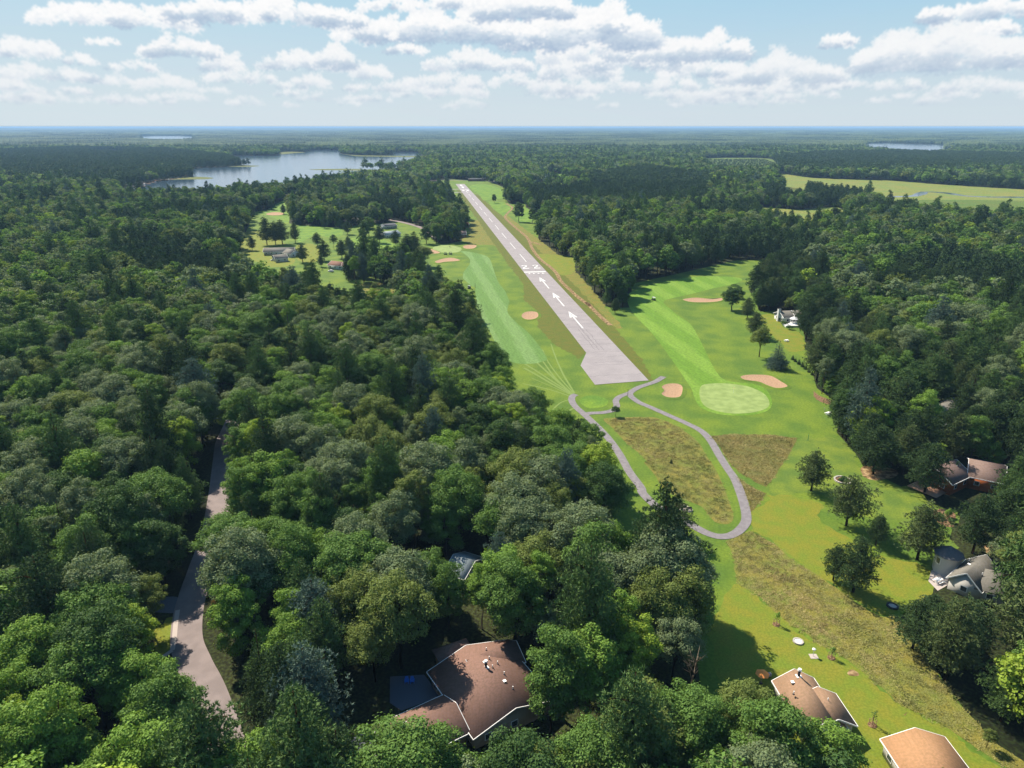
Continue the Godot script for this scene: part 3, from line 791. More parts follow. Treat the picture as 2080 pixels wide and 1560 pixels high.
func make_paths() -> void:
	track("cart_path", [24.2,-249.8,22.7,-248,22,-243.6,22.8,-237.7,25.2,-230.5,27.8,-222.3,30.2,-214,31.9,-206.2,33.3,-196.8,34.3,-186.4,36,-176.8,36,-173.3,37.8,-167.5,39.9,-164,43.8,-159.2,46.1,-155.8,48.5,-152.8,51.2,-151.3,54.5,-152.1,58,-155.5,60.4,-159.8,62.1,-167.5,63.1,-174.4,63.8,-181.9,63.6,-188.9,63.6,-197.7,63.8,-208,62.7,-215.8,59.3,-222.3,54.5,-229.7,50,-236.6,46.8,-241.1,45.5,-244.3,44.5,-248,44.9,-251.7,48.5,-256.9,52.4,-260.4,57.1,-264.5,61.2,-270.1], 2.5, 0.11, mats.path, 2.0)
	track("cart_path", [44.7,-251.6,40.7,-248,38.3,-243.6,37.8,-237.9,35.7,-233.8,31.8,-231.8,27.8,-231.3,25.4,-230.1], 2.4, 0.105, mats.path, 2.0)
	track("dirt_path", [-7.9,-956,0.5,-903.7,-3.9,-856.7,-7.6,-804.1,0.4,-740.1,7.7,-692.5,13.2,-657.1,15.4,-625,16.5,-595.8,18.4,-569,22.2,-535.1,27.4,-509,30.6,-485.2,31.9,-459.8,35.1,-436.9,39.5,-410.3,44.2,-389.1,42.8,-398.3,46.7,-369,50.1,-348.8], 2.6, 0.09, mats.dirt, 1.0)
	track("dirt_path", [16.3,-625,19.9,-620.2,24.2,-610.1], 3.0, 0.095, mats.dirt, 1.0)
	track("road", [-41.2,-80.8,-45,-86,-49.6,-93.2,-54.8,-101,-59.6,-107.2,-63.7,-113.2,-66.8,-120.7,-69,-128.8,-71.1,-138.9,-74.1,-152.5,-79.4,-170.3,-86.1,-189.9,-91.6,-206.3,-94,-218.1,-97.9,-238.1,-99,-250.7,-99.9,-274.6,-96.1,-299.9], 5.9, 0.10, mats.road, 5.4)
	track("gutter", [-65.5,-110.9,-66.5,-114,-68.2,-118.4,-69.8,-123], 0.9, 0.125, mats.concrete)
	track("gutter", [-65.5,-110.9,-66.3,-109.5,-67.4,-108.2], 0.9, 0.125, mats.concrete)
	track("road", [251.5,-461.4,224.7,-423.1,212.7,-403.2,205.2,-390.3,197.6,-376.4], 7.0, 0.10, mats.road, 3.0)
	track("road", [-143.4,-794.7,-118.8,-765.7,-94.4,-726.4,-81.7,-690.8,-74.9,-656], 5.0, 0.10, mats.road, 2.0)
	track("road", [-337.9,-667.9,-310.1,-644.1,-294.9,-640.1,-279.3,-656.3], 9.0, 0.10, mats.road, 4.0)
	track("road", [85.3,-607.2,94.8,-616,109.4,-610.1,104.4,-619.3,85.6,-613.5], 7.0, 0.10, mats.road, 3.0)
	track("road", [-166.2,-1351.1,-147,-1373.2,-126.3,-1399.2,-101.8,-1382.8,-46.3,-1382.8], 7.0, 0.10, mats.road, 3.0)
	track("driveway", [185.2,-230.2,178.8,-228.9,175,-227.6], 6.0, 0.10, mats.concrete, 2.0)

# ==================================================================== water
func make_lakes() -> void:
	area("lake", [-626.4,-1176.1,-642.9,-1243.4,-656.9,-1318.5,-649.9,-1381,-622.5,-1425.9,-588.2,-1444.7,-644.2,-1488.8,-761,-1769.5,-717.8,-1843.1,-652.5,-1906.4,-705.7,-1948.2,-821.1,-2177,-962.8,-2520.9,-943.3,-2546.3,-870,-2578.9,-827.7,-2635.2,-909.6,-2914.9,-891.8,-3001.7,-826.1,-2943.3,-850,-3141.8,-810.7,-3191.4,-716.8,-3125.6,-640.9,-2780.9,-548.9,-2635.2,-455.9,-2601.2,-431.2,-2718.3,-462,-2914.9,-349.5,-2859.8,-315.6,-2578.9,-251.7,-2375.5,-241.5,-2242.6,-256,-2030.1,-255.7,-1831.1,-226.9,-1545.6,-253.9,-1433.2,-287.8,-1399.2,-291.4,-1382.8,-299.6,-1335.8,-315,-1306.1,-335.5,-1250.5,-342.3,-1199.3,-342,-1129.7,-347.9,-1087.6,-370.2,-1077.5,-399.2,-1077.5,-392.7,-1023.1,-429.3,-999.3,-469.4,-987.8,-495.4,-976.6,-515.4,-976.6,-554.7,-1035.4], 0.06, mats.water)
	area("lake", [-3665,-7379.8,-3813.1,-7890.7,-3464.9,-7890.7,-3170.5,-7501.3,-2284.9,-5439.3,-2185.2,-4963.6,-2390.8,-5074.6,-2765.6,-5572.7], 0.06, mats.water)
	area("lake", [2079.3,-4438.8,2251.7,-4550.9,2292.1,-4384.8,2329.8,-4230.3,2355.4,-4040.4,1693.5,-2874.4,1480.1,-2621.2,1448.8,-2700.5,1428.4,-2874.4,1539.9,-3298.3], 0.06, mats.water)
	area("lake", [-1734.1,-3073.2,-1719.1,-3159.4,-1597.6,-3073.2,-1390.9,-2671.1,-1451.1,-2639.7,-1587.4,-2804.7], 0.06, mats.water)
	area("sand_spit", [-476.5,-1735.2,-449.9,-1755.6,-393.7,-1766,-348.5,-1745.3,-311.2,-1715.2,-262.8,-1735.2,-254.1,-1695.6,-290.4,-1676.5,-342.5,-1686,-394.6,-1705.3,-438.5,-1710.2], 0.12, mats.margin)
	area("sand_spit", [-659.1,-1394.2,-641.6,-1478.7,-588.5,-1449.5,-588,-1412.1,-628.5,-1403.1], 0.12, mats.margin)
	area("sand_spit", [-714.1,-1866.3,-689.5,-1914.7,-645.5,-1898.3,-661.3,-1858.5], 0.12, mats.margin)
	area("sand_spit", [-635.1,-2755.5,-544.2,-2612.4,-452.1,-2578.9,-312.9,-2557,-252.7,-2366.2,-303.2,-2443,-437.3,-2493.6,-526.2,-2524.9], 0.12, mats.margin, false)
	area("sand_spit", [-901.1,-2887.1,-891.8,-3001.7,-808.6,-2914.9,-823.5,-2833,-840.8,-2706.1], 0.12, mats.margin)
	map_line(pts([-344,-1715.2,-326.9,-1715.2]), 30.0, 1)
	map_line(pts([-308.6,-1700.5,-272.6,-1705.3]), 30.0, 1)
	map_line(pts([-265.5,-1715.2,-262.7,-1715.2,-251.2,-1776.6,-235.8,-1842.4]), 12.0, 1)
	map_fill(pts([583.8,-2255.6,778.7,-2299.4,718,-2023.8,586.1,-1645.8,509.5,-1615.5,473.6,-1709.9]), 5)

# ==================================================================== houses
# prism with a gable along local x
func prism(w: float, prof: Array) -> ArrayMesh:
	var st := SurfaceTool.new()
	st.begin(Mesh.PRIMITIVE_TRIANGLES)
	var n := prof.size()
	for i in n:
		var a: Vector2 = prof[i]
		var b: Vector2 = prof[(i + 1) % n]
		var q := [Vector3(-w / 2, a.y, a.x), Vector3(w / 2, a.y, a.x), Vector3(w / 2, b.y, b.x), Vector3(-w / 2, b.y, b.x)]
		for k in [0, 1, 2, 0, 2, 3]:
			st.add_vertex(q[k])
	var tri := Geometry2D.triangulate_polygon(PackedVector2Array(prof))
	for s: float in [-1.0, 1.0]:
		for i in tri.size() / 3:
			var order := [0, 1, 2] if s > 0.0 else [0, 2, 1]
			for k in order:
				var p: Vector2 = prof[tri[i * 3 + k]]
				st.add_vertex(Vector3(s * w / 2, p.y, p.x))
	st.generate_normals()
	return st.commit()

func hip_mesh(w: float, d: float, eave: float, rise: float, over: float) -> ArrayMesh:
	var st := SurfaceTool.new()
	st.begin(Mesh.PRIMITIVE_TRIANGLES)
	var x := w / 2 + over
	var z := d / 2 + over
	var r := maxf(x - z, 0.02)
	var t := 0.22
	var y0 := eave - over * rise / (d / 2)
	var A := [Vector3(-x, y0, -z), Vector3(x, y0, -z), Vector3(x, y0, z), Vector3(-x, y0, z)]
	var B := []
	for p: Vector3 in A:
		B.append(p + Vector3(0, t, 0))
	var top := eave + rise + t
	var r0 := Vector3(-r, top, 0)
	var r1 := Vector3(r, top, 0)
	var tris := [B[0], r0, r1, B[0], r1, B[1], B[2], r1, r0, B[2], r0, B[3], B[1], r1, B[2], B[3], r0, B[0], A[0], A[1], A[2], A[0], A[2], A[3]]
	for i in 4:
		var j := (i + 1) % 4
		tris.append_array([A[i], B[i], B[j], A[i], B[j], A[j]])
	for p in tris:
		st.add_vertex(p)
	st.generate_normals()
	return st.commit()

# one block of a house: f = [x, z, turn, length along the ridge, depth] on the ground
func block(root: Node3D, f: Array, wall_h: float, rise: float, wall: Material, roof: Material, hip := false, windows := true, over := 0.5) -> Transform3D:
	var own := Transform3D(Basis(Vector3.UP, f[2]), Vector3(f[0], 0, f[1]))
	var t := root.transform.affine_inverse() * own
	var w: float = f[3] - 2.0 * over
	var d: float = f[4] - 2.0 * over
	var walls: MeshInstance3D
	if hip:
		walls = part("wall", prism(w, [Vector2(-d / 2, 0), Vector2(-d / 2, wall_h), Vector2(d / 2, wall_h), Vector2(d / 2, 0)]), wall, root)
	else:
		walls = part("wall", prism(w, [Vector2(-d / 2, 0), Vector2(-d / 2, wall_h), Vector2(0, wall_h + rise), Vector2(d / 2, wall_h), Vector2(d / 2, 0)]), wall, root)
	walls.transform = t
	var rf: MeshInstance3D
	if hip:
		rf = part("roof", hip_mesh(w, d, wall_h, rise, over), roof, root)
	else:
		var k := rise / (d / 2)
		var z := d / 2 + over
		var y := wall_h - over * k
		rf = part("roof", prism(w + 2 * over, [Vector2(-z, y + 0.02), Vector2(-z, y + 0.24), Vector2(0, wall_h + rise + 0.24), Vector2(z, y + 0.24), Vector2(z, y + 0.02), Vector2(0, wall_h + rise + 0.02)]), roof, root)
		for s: float in [-1.0, 1.0]:       # white gutters and rake boards
			part("fascia", box(w + 2 * over + 0.1, 0.22, 0.08), mats.trim, rf, Vector3(0, y + 0.13, s * (z + 0.05)))
			for e: float in [-1.0, 1.0]:
				var long := Vector2(z, rise + over * k).length()
				part("fascia", box(0.09, 0.24, long), mats.trim, rf, Vector3(s * (w / 2 + over + 0.05), (y + wall_h + rise) / 2 + 0.13, e * z / 2), Vector3(e * atan2(rise + over * k, z), 0, 0))
	rf.transform = t
	if windows:
		for s: float in [-1.0, 1.0]:
			var n := int(w / 3.6)
			for i in n:
				var x := (i + 0.5) / n * w - w / 2
				var win := part("window", box(1.35, 1.3, 0.12), mats.trim, root)
				win.transform = t * Transform3D(Basis(), Vector3(x, wall_h * 0.55, s * (d / 2 + 0.03)))
				part("pane", box(1.12, 1.08, 0.05), mats.glass, win, Vector3(0, 0, s * 0.06))
			for i in maxi(int(d / 4.5), 1):
				var m := maxi(int(d / 4.5), 1)
				var z := (i + 0.5) / m * d - d / 2
				var win := part("window", box(0.12, 1.3, 1.35), mats.trim, root)
				win.transform = t * Transform3D(Basis(), Vector3(s * (w / 2 + 0.03), wall_h * 0.55, z))
				part("pane", box(0.05, 1.08, 1.12), mats.glass, win, Vector3(s * 0.06, 0, 0))
	# no trees inside
	var g := PackedVector2Array()
	for c in [Vector3(-1, 0, -1), Vector3(1, 0, -1), Vector3(1, 0, 1), Vector3(-1, 0, 1)]:
		var q: Vector3 = own * (c * Vector3(f[3] / 2 + 1.6, 0, f[4] / 2 + 1.6))
		g.append(Vector2(q.x, q.z))
	map_fill(g, 0)
	return t

func roof_vent(root: Node3D, t: Transform3D, x: float, z: float, y: float, kind := 0) -> void:
	if kind == 0:
		var v := part("vent_pipe", cyl(0.09, 0.09, 0.7, 8), mats.trim, root)
		v.transform = t * Transform3D(Basis(), Vector3(x, y + 0.3, z))
		part("collar", cyl(0.22, 0.12, 0.15, 10), mats.dark, v, Vector3(0, -0.24, 0))
	elif kind == 1:
		var v := part("roof_vent", box(0.5, 0.22, 0.5), mats.dark, root)
		v.transform = t * Transform3D(Basis(), Vector3(x, y + 0.12, z))
		part("cap", box(0.56, 0.07, 0.56), mats.trim, v, Vector3(0, 0.13, 0))
	else:
		var v := part("chimney", cyl(0.22, 0.22, 1.5, 12), mats.dark, root)
		v.transform = t * Transform3D(Basis(), Vector3(x, y + 0.6, z))
		part("cap", cyl(0.36, 0.3, 0.3, 12), mats.trim, v, Vector3(0, 0.8, 0))
		part("flashing", box(0.9, 0.16, 0.9), mats.trim, v, Vector3(0, -0.62, 0))

func home(f: Array, label: String, mark := "", called := "house") -> Node3D:
	var o := thing(called, label, "house", Vector3(f[0], 0, f[1]), f[2])
	if mark:
		landmarks.append([Vector2(f[0], f[1]), mark])
	return o

func put_door(root: Node3D, t: Transform3D, at: Vector3, along_x: bool, w: float, h: float, mat: Material, called := "door") -> void:
	var o := part(called, box(w, h, 0.1) if along_x else box(0.1, h, w), mat, root)
	o.transform = t * Transform3D(Basis(), at)
	part("handle", box(0.12, 0.08, 0.12), mats.metal, o, Vector3(0.05 if along_x else 0.0, 0, 0.05 if not along_x else 0.0) + (Vector3(w * 0.38, 0, 0.02) if along_x else Vector3(0.02, 0, w * 0.38)))

func make_houses() -> void:
	landmarks = [
		[Vector2(-66, -122), "the first bend of the left road"], [Vector2(-96, -190), "the straight of the left road"], [Vector2(-115, -235), "the far end of the left road"],
		[Vector2(-105, -100), "the picture's bottom left corner"], [Vector2(-135, -150), "the picture's left edge, lower half"], [Vector2(-230, -300), "the picture's left edge, upper half"],
		[Vector2(-40, -300), "the middle of the left wood"], [Vector2(-10, -230), "the edge of the striped fairway"], [Vector2(40, -180), "the cart path beside the left wood"],
		[Vector2(40, -135), "the hairpin of the cart path"], [Vector2(30, -105), "the bare dead tree"], [Vector2(62, -480), "the grove right of the runway arrows"],
		[Vector2(118, -265), "the big blue spruce"], [Vector2(150, -330), "the yellow lawn by the right wood"], [Vector2(170, -230), "the right edge of the round green"], [Vector2(95, -160), "the stone-edged bed"], [Vector2(130, -120), "the dark fire ring"],
		[Vector2(115, -85), "the picture's bottom right corner"], [Vector2(230, -300), "the picture's right edge"], [Vector2(100, -420), "the sand bunker on the right fairway"], [Vector2(-60, -470), "the white garage left of the runway"], [Vector2(-20, -420), "the striped fairway's far corner"]]
	# 1. brown house in the woods, four wings
	var f: Array = [-3.9,-98.8,-1.022,17.5,16.0]
	var o := home(f, "large brown-shingled house with several wings half hidden in the near woods", "the brown-roofed house in the woods")
	var t := block(o, f, 2.8, 2.2, mats.siding_beige, mats.roof_brown)
	block(o, [-11.0,-107.7,-1.098,4.0,7.0], 2.8, 1.2, mats.siding_beige, mats.roof_brown, true)
	block(o, [-3.7,-105.3,0.516,10.3,7.0], 2.8, 1.9, mats.siding_beige, mats.roof_brown)
	var t4 := block(o, [-14.9,-89.1,-2.575,13.3,9.6], 2.8, 1.9, mats.siding_beige, mats.roof_brown)
	for q in [[-4.0, 2.2, 0], [-3.2, 0.8, 1], [-1.6, 1.5, 0], [-2.4, 3.0, 0], [0.6, 2.6, 0], [2.4, 1.6, 1], [-6.5, 3.0, 0], [4.5, 2.0, 0]]:
		roof_vent(o, t, q[0], -q[1], 2.8 + 2.2 * (1.0 - q[1] / (f[4] / 2 - 0.5)) + 0.24, q[2])
	roof_vent(o, t, -2.0, -0.4, 5.1, 2)
	for q in [[2.0, 1.2, 1], [5.0, 1.0, 1]]:
		roof_vent(o, t4, q[0], q[1], 4.1, q[2])
	var gd := part("garage_door", box(0.1, 2.2, 4.6), mats.trim, o)
	gd.transform = t4 * Transform3D(Basis(), Vector3(7.9, 1.15, 0))
	# 2. tan roof, bottom right
	f = [64.5,-81.4,-1.529,12.2,10.6]
	o = home(f, "house with a wide plain tan roof at the bottom right corner", "the wide tan roof")
	block(o, f, 2.8, 1.9, mats.siding, mats.roof_tan)
	# 3. rust-brown roof
	f = [50.4,-94.6,-1.478,11.7,7.7]
	o = home(f, "rust-brown roofed house with a white-capped flue beside the mown lawn", "the rust-brown roof beside the lawn")
	t = block(o, f, 2.8, 2.0, mats.siding, mats.roof_rust)
	block(o, [52.8,-93.2,-1.494,7.1,7.0], 2.8, 1.5, mats.siding, mats.roof_rust)
	roof_vent(o, t, -f[3] / 2 + 1.6, 0.0, 4.9, 2)
	for q in [[-3.5, 1.4, 1], [-1.0, 2.4, 0], [1.0, -2.6, 0]]:
		roof_vent(o, t, q[0], q[1], 4.2, q[2])
	# 4. grey house with a turret
	f = [100.9,-131.3,0.684,11.0,7.0]
	o = home(f, "grey-roofed house with an eight-sided turret and pale terrace", "the grey house with a turret")
	t = block(o, f, 3.0, 2.6, mats.siding, mats.roof_grey)
	block(o, [103.0,-129.4,-0.489,6.1,9.9], 3.0, 2.2, mats.siding, mats.roof_grey, true)
	var tur := Transform3D(Basis(), Vector3(98.5, 0, -137.1))
	tur = o.transform.affine_inverse() * tur
	var tw := part("turret", cyl(2.7, 2.7, 4.6, 8), mats.siding, o)
	tw.transform = tur * Transform3D(Basis(), Vector3(0, 2.3, 0))
	part("turret_roof", cyl(3.2, 0.15, 1.9, 8), mats.roof_slate, tw, Vector3(0, 3.25, 0))
	for k in 5:
		var a := PI / 8 + k * PI / 4 + 1.4
		var win := part("window", box(1.2, 1.6, 0.12), mats.trim, tw, Vector3(sin(a) * 2.52, 0.9, cos(a) * 2.52), Vector3(0, a, 0))
		part("pane", box(1.0, 1.4, 0.05), mats.glass, win, Vector3(0, 0, 0.06))
	for q in [[0.5, -1.5, 1], [2.0, -2.0, 0], [-1.5, 1.8, 0]]:
		roof_vent(o, t, q[0], q[1], 4.5, q[2])
	# 5. log house
	f = [121.4,-178.6,0.562,10.6,10.2]
	o = home(f, "orange log house with a brown metal roof and a wooden deck", "the orange log house")
	t = block(o, f, 3.6, 2.6, mats.log, mats.roof_choc)
	block(o, [133.9,-180.0,-0.534,9.0,14.0], 3.6, 2.4, mats.log, mats.roof_choc)
	roof_vent(o, t, 3.0, 1.5, 5.4, 0)
	var dk := part("deck", prism(8.0, [Vector2(-2.6, 0.6), Vector2(-2.6, 0.8), Vector2(2.6, 0.8), Vector2(2.6, 0.6)]), mats.deck, o)
	dk.transform = t * Transform3D(Basis(Vector3.UP, PI / 2), Vector3(-f[3] / 2 - 2.6, 0, 0))
	for s: float in [-1.0, 1.0]:
		part("post", box(0.15, 0.8, 0.15), mats.wood, dk, Vector3(s * 3.8, 0.3, 2.4))
	# 6. brown roof at the right edge
	f = [155.8,-192.9,0.646,19.0,7.0]
	o = home(f, "brown hip-roofed house cut by the right edge beyond the log house", "the brown roof at the right edge")
	block(o, f, 3.0, 2.2, mats.siding_beige, mats.roof_brown, true)
	# 7. long grey house in the pines
	f = [147.2,-224.5,0.768,21.6,7.8]
	o = home(f, "long grey-roofed house under the pines beyond the log house", "the long grey house under the pines")
	block(o, f, 3.0, 2.4, mats.siding_grey, mats.roof_grey)
	block(o, [141.1,-206.0,0.052,19.9,13.2], 3.0, 2.0, mats.siding_beige, mats.roof_grey)
	# 8. white house with a gazebo
	f = [144.3,-358.3,0.148,12.5,11.0]
	o = home(f, "white house with a grey-brown roof, tall white chimney and deck at the golf edge", "the white house at the golf edge")
	t = block(o, f, 3.0, 2.2, mats.siding_white, mats.roof_grey)
	block(o, [147.3,-357.4,0.133,5.8,10.3], 3.0, 2.6, mats.siding_white, mats.roof_grey)
	var ch := part("chimney", box(1.2, 6.6, 1.4), mats.siding_white, o)
	ch.transform = t * Transform3D(Basis(), Vector3(-f[3] / 2, 3.3, 0))
	part("cap", box(1.4, 0.2, 1.6), mats.dark, ch, Vector3(0, 3.4, 0))
	var deck := part("deck", box(9.0, 0.9, 5.0), mats.siding_white, o)
	deck.transform = o.transform.affine_inverse() * Transform3D(Basis(), Vector3(142.3, 0.45, -347.5))
	# 9. to 11. glimpsed between crowns
	f = [176.9,-409.5,0.328,9.2,11.0]
	o = home(f, "slate-grey roof glimpsed in the wood behind the white house", "the slate roof behind the white house")
	block(o, f, 3.0, 2.0, mats.siding_grey, mats.roof_slate)
	f = [-128.2,-268.3,0.075,13.2,8.3]
	o = home(f, "building with a bright white metal roof deep in the left woods", "the bright white roof in the left woods")
	block(o, f, 3.0, 0.7, mats.siding_white, mats.roof_metal)
	f = [-114.2,-226.6,0.130,5.5,12.3]
	o = home(f, "small pale grey roof beside a lawn left of the road", "the pale grey roof left of the road")
	block(o, f, 2.8, 1.4, mats.siding, mats.roof_pale)
	f = [-10.6,-134.8,-0.479,5.6,9.3]
	o = home(f, "house with pale blue-grey roofs glimpsed between crowns in the centre wood", "the pale blue roof mid-wood")
	block(o, f, 3.0, 1.8, mats.siding, mats.roof_pale)
	block(o, [-20.6,-134.1,-0.625,4.5,7.0], 3.0, 1.2, mats.siding, mats.roof_pale)
	# middle distance
	f = [-183.8,-563.0,0.147,23.8,11.0]
	o = home(f, "white ranch house with grey roof and front gable left of the golf holes", "the white ranch house")
	block(o, f, 2.8, 2.2, mats.siding_white, mats.roof_grey)
	block(o, [-171.4,-553.6,-0.595,10.1,11.0], 2.8, 2.4, mats.siding_white, mats.roof_grey)
	f = [-174.0,-532.0,0.553,10.0,11.0]
	o = home(f, "detached white garage with grey roof in front of the white ranch house", "", "garage")
	block(o, f, 2.8, 2.0, mats.siding_white, mats.roof_grey)
	f = [-122.7,-503.2,-0.462,13.7,11.0]
	o = home(f, "low house with red-brown roof and white gable end near the clipped lawns", "the red-brown ranch house")
	block(o, f, 2.8, 1.9, mats.siding_white, mats.roof_red)
	block(o, [-115.4,-500.7,-0.000,9.1,11.0], 2.8, 1.7, mats.siding_white, mats.roof_red)
	f = [-112.1,-656.9,0.819,18.3,11.0]
	o = home(f, "pale house with white-grey roof at the bend of the estate road", "the pale house at the estate road")
	block(o, f, 2.8, 2.2, mats.siding_white, mats.roof_pale)
	f = [-122.4,-713.8,0.711,14.1,11.0]
	o = home(f, "grey-roofed bungalow just behind the pale house at the estate road")
	block(o, f, 2.8, 1.8, mats.siding_grey, mats.roof_slate)
	f = [-168.0,-755.9,0.865,13.5,11.0]
	o = home(f, "grey house against the trees beyond the left fairway")
	block(o, f, 2.8, 2.0, mats.siding_grey, mats.roof_grey)
	f = [-50.7,-656.2,0.136,17.3,11.0]
	o = home(f, "brown-roofed house nearest the runway, right of the left putting green", "the brown house nearest the runway")
	block(o, f, 2.8, 2.4, mats.brick, mats.roof_choc)
	f = [-57.7,-721.3,0.335,28.4,11.0]
	o = home(f, "long brick house with red-brown roof behind the house nearest the runway")
	block(o, f, 2.8, 2.0, mats.brick, mats.roof_red)
	f = [-316.3,-1163.3,1.334,44.0,11.0]
	o = home(f, "large grey roof among the trees by the near lake shore")
	block(o, f, 3.0, 2.6, mats.siding_grey, mats.roof_grey)
	f = [-66.7,-1361.9,-0.000,29.9,11.0]
	o = home(f, "dark flat-roofed clubhouse beyond the far end of the runway", "", "clubhouse")
	block(o, f, 4.0, 1.0, mats.brick, mats.roof_slate, true)
	f = [-17.8,-1353.6,0.363,31.4,11.0]
	o = home(f, "low white-fronted building in trees right of the clubhouse", "", "lodge")
	block(o, f, 3.5, 1.4, mats.siding_white, mats.roof_red, true)
	f = [51.7,-556.7,0.638,13.4,11.0]
	o = home(f, "brown-roofed house between the groves right of the runway", "the brown house right of the runway")
	block(o, f, 2.8, 2.2, mats.siding_beige, mats.roof_choc)
	f = [411.2,-616.8,0.162,14.5,11.0]
	o = home(f, "dark brown house at the small bright lawn near the right edge")
	block(o, f, 2.8, 2.2, mats.brick, mats.roof_choc)
	area("lawn", [386.8,-591.3,423.8,-613.5,398.2,-575.7,377.6,-565.7], 0.03, mats.lawn)

	# open ground in front of the houses
	map_fill(pts([79.9,-121.1,91.8,-130.2,93.9,-124.5,91.1,-114.2,83.6,-108.4,78.7,-109.5]), 0)
	for c in [[94, -120, 9], [97, -125, 8], [113, -166, 10], [117, -172, 8], [140, -214, 6], [46, -86, 6], [30, -94, 6], [28, -90, 5], [-7, -124, 4], [124, -170, 8], [108, -160, 8], [-121, -256, 5], [53, -83, 7], [90, -116, 9], [62, -72, 8], [-17, -80, 7], [-10, -84, 6], [-3, -78, 5], [-110, -215, 8], [143, -345, 9], [-24, -97, 6], [2, -86, 4]]:
		var ring := PackedVector2Array()
		for i in 16:
			ring.append(Vector2(c[0] + cos(TAU * i / 16) * c[2], c[1] + sin(TAU * i / 16) * c[2]))
		map_fill(ring, 0)

# ==================================================================== things on the course
func cart(at: Vector3, turn: float, body: Material, roof: Material, label: String) -> void:
	var o := thing("golf_cart", label, "golf cart", at + Vector3(0, 0.06, 0), turn, "golf carts on the course")
	part("body", prism(1.1, [Vector2(-1.2, 0.28), Vector2(-1.2, 0.75), Vector2(-0.75, 0.85), Vector2(-0.55, 0.45), Vector2(0.1, 0.45), Vector2(0.15, 0.75), Vector2(1.15, 0.85), Vector2(1.2, 0.28)]), body, o)
	part("seat", box(1.05, 0.16, 0.5), mats.cloth_dark, o, Vector3(0, 0.84, 0.4))
	part("backrest", box(1.05, 0.45, 0.12), mats.cloth_dark, o, Vector3(0, 1.1, 0.66))
	part("roof", box(1.25, 0.09, 1.9), roof, o, Vector3(0, 1.86, 0.1))
	for s: float in [-1.0, 1.0]:
		for z: float in [-0.7, 0.85]:
			part("post", box(0.05, 1.1, 0.05), mats.metal, o, Vector3(s * 0.52, 1.3, z))
		for z: float in [-0.8, 0.8]:
			var w := part("wheel", cyl(0.24, 0.24, 0.2, 14), mats.dark, o, Vector3(s * 0.52, 0.24, z), Vector3(0, 0, PI / 2))
			part("rim", cyl(0.12, 0.12, 0.22, 10), mats.metal, w)
	part("windscreen", box(1.0, 0.7, 0.03), mats.glass, o, Vector3(0, 1.35, -0.74))

func person(at: Vector3, turn: float, top: Material, label: String) -> void:
	var o := thing("person", label, "person", at, turn)
	var st := SurfaceTool.new()
	st.begin(Mesh.PRIMITIVE_TRIANGLES)
	for s: float in [-1.0, 1.0]:
		tube(st, Vector3(s * 0.11, 0.06, 0), Vector3(s * 0.10, 0.48, 0.01), 0.055, 0.065, 10)
		tube(st, Vector3(s * 0.10, 0.48, 0.01), Vector3(s * 0.08, 0.92, 0), 0.065, 0.10, 10)
		tube(st, Vector3(s * 0.11, 0.04, 0.02), Vector3(s * 0.12, 0.04, -0.17), 0.05, 0.035, 8)
		tube(st, Vector3(s * 0.19, 1.42, 0), Vector3(s * 0.25, 1.12, 0.02), 0.055, 0.045, 8)
		tube(st, Vector3(s * 0.25, 1.12, 0.02), Vector3(s * 0.22, 0.88, -0.12), 0.042, 0.032, 8)
		for k in 4:
			tube(st, Vector3(s * 0.22 + 0.018 * (k - 1.5), 0.88, -0.12), Vector3(s * 0.215 + 0.018 * (k - 1.5), 0.78, -0.15), 0.01, 0.008, 5)
		tube(st, Vector3(s * 0.20, 0.87, -0.13), Vector3(s * 0.17, 0.82, -0.17), 0.011, 0.009, 5)
	tube(st, Vector3(0, 0.86, 0), Vector3(0, 1.15, 0), 0.15, 0.145, 14)
	tube(st, Vector3(0, 1.15, 0), Vector3(0, 1.44, 0), 0.145, 0.17, 14)
	tube(st, Vector3(0, 1.44, 0), Vector3(0, 1.50, 0), 0.17, 0.06, 14)
	tube(st, Vector3(0, 1.48, 0), Vector3(0, 1.58, 0), 0.055, 0.06, 10)
	tube(st, Vector3(0, 1.55, 0), Vector3(0, 1.66, 0), 0.06, 0.095, 12)
	tube(st, Vector3(0, 1.66, 0), Vector3(0, 1.74, 0), 0.095, 0.085, 12)
	tube(st, Vector3(0, 1.64, -0.09), Vector3(0, 1.61, -0.12), 0.016, 0.012, 6)
	part("body", st.commit(), mats.skin, o)
	var sh := SurfaceTool.new()
	sh.begin(Mesh.PRIMITIVE_TRIANGLES)
	tube(sh, Vector3(0, 0.93, 0), Vector3(0, 1.16, 0), 0.17, 0.16, 14)
	tube(sh, Vector3(0, 1.16, 0), Vector3(0, 1.45, 0), 0.16, 0.185, 14)
	tube(sh, Vector3(0, 1.45, 0), Vector3(0, 1.50, 0), 0.185, 0.075, 14)
	for s: float in [-1.0, 1.0]:
		tube(sh, Vector3(s * 0.17, 1.43, 0), Vector3(s * 0.24, 1.17, 0.02), 0.07, 0.062, 8)
	part("shirt", sh.commit(), top, o)
	var tr := SurfaceTool.new()
	tr.begin(Mesh.PRIMITIVE_TRIANGLES)
	tube(tr, Vector3(0, 0.82, 0), Vector3(0, 0.95, 0), 0.165, 0.165, 14)
	for s: float in [-1.0, 1.0]:
		tube(tr, Vector3(s * 0.10, 0.45, 0.01), Vector3(s * 0.085, 0.88, 0), 0.085, 0.11, 10)
	part("shorts", tr.commit(), mats.cloth_dark, o)
	part("hair", cyl(0.1, 0.07, 0.1, 12), mats.dark, o, Vector3(0, 1.745, 0.01))

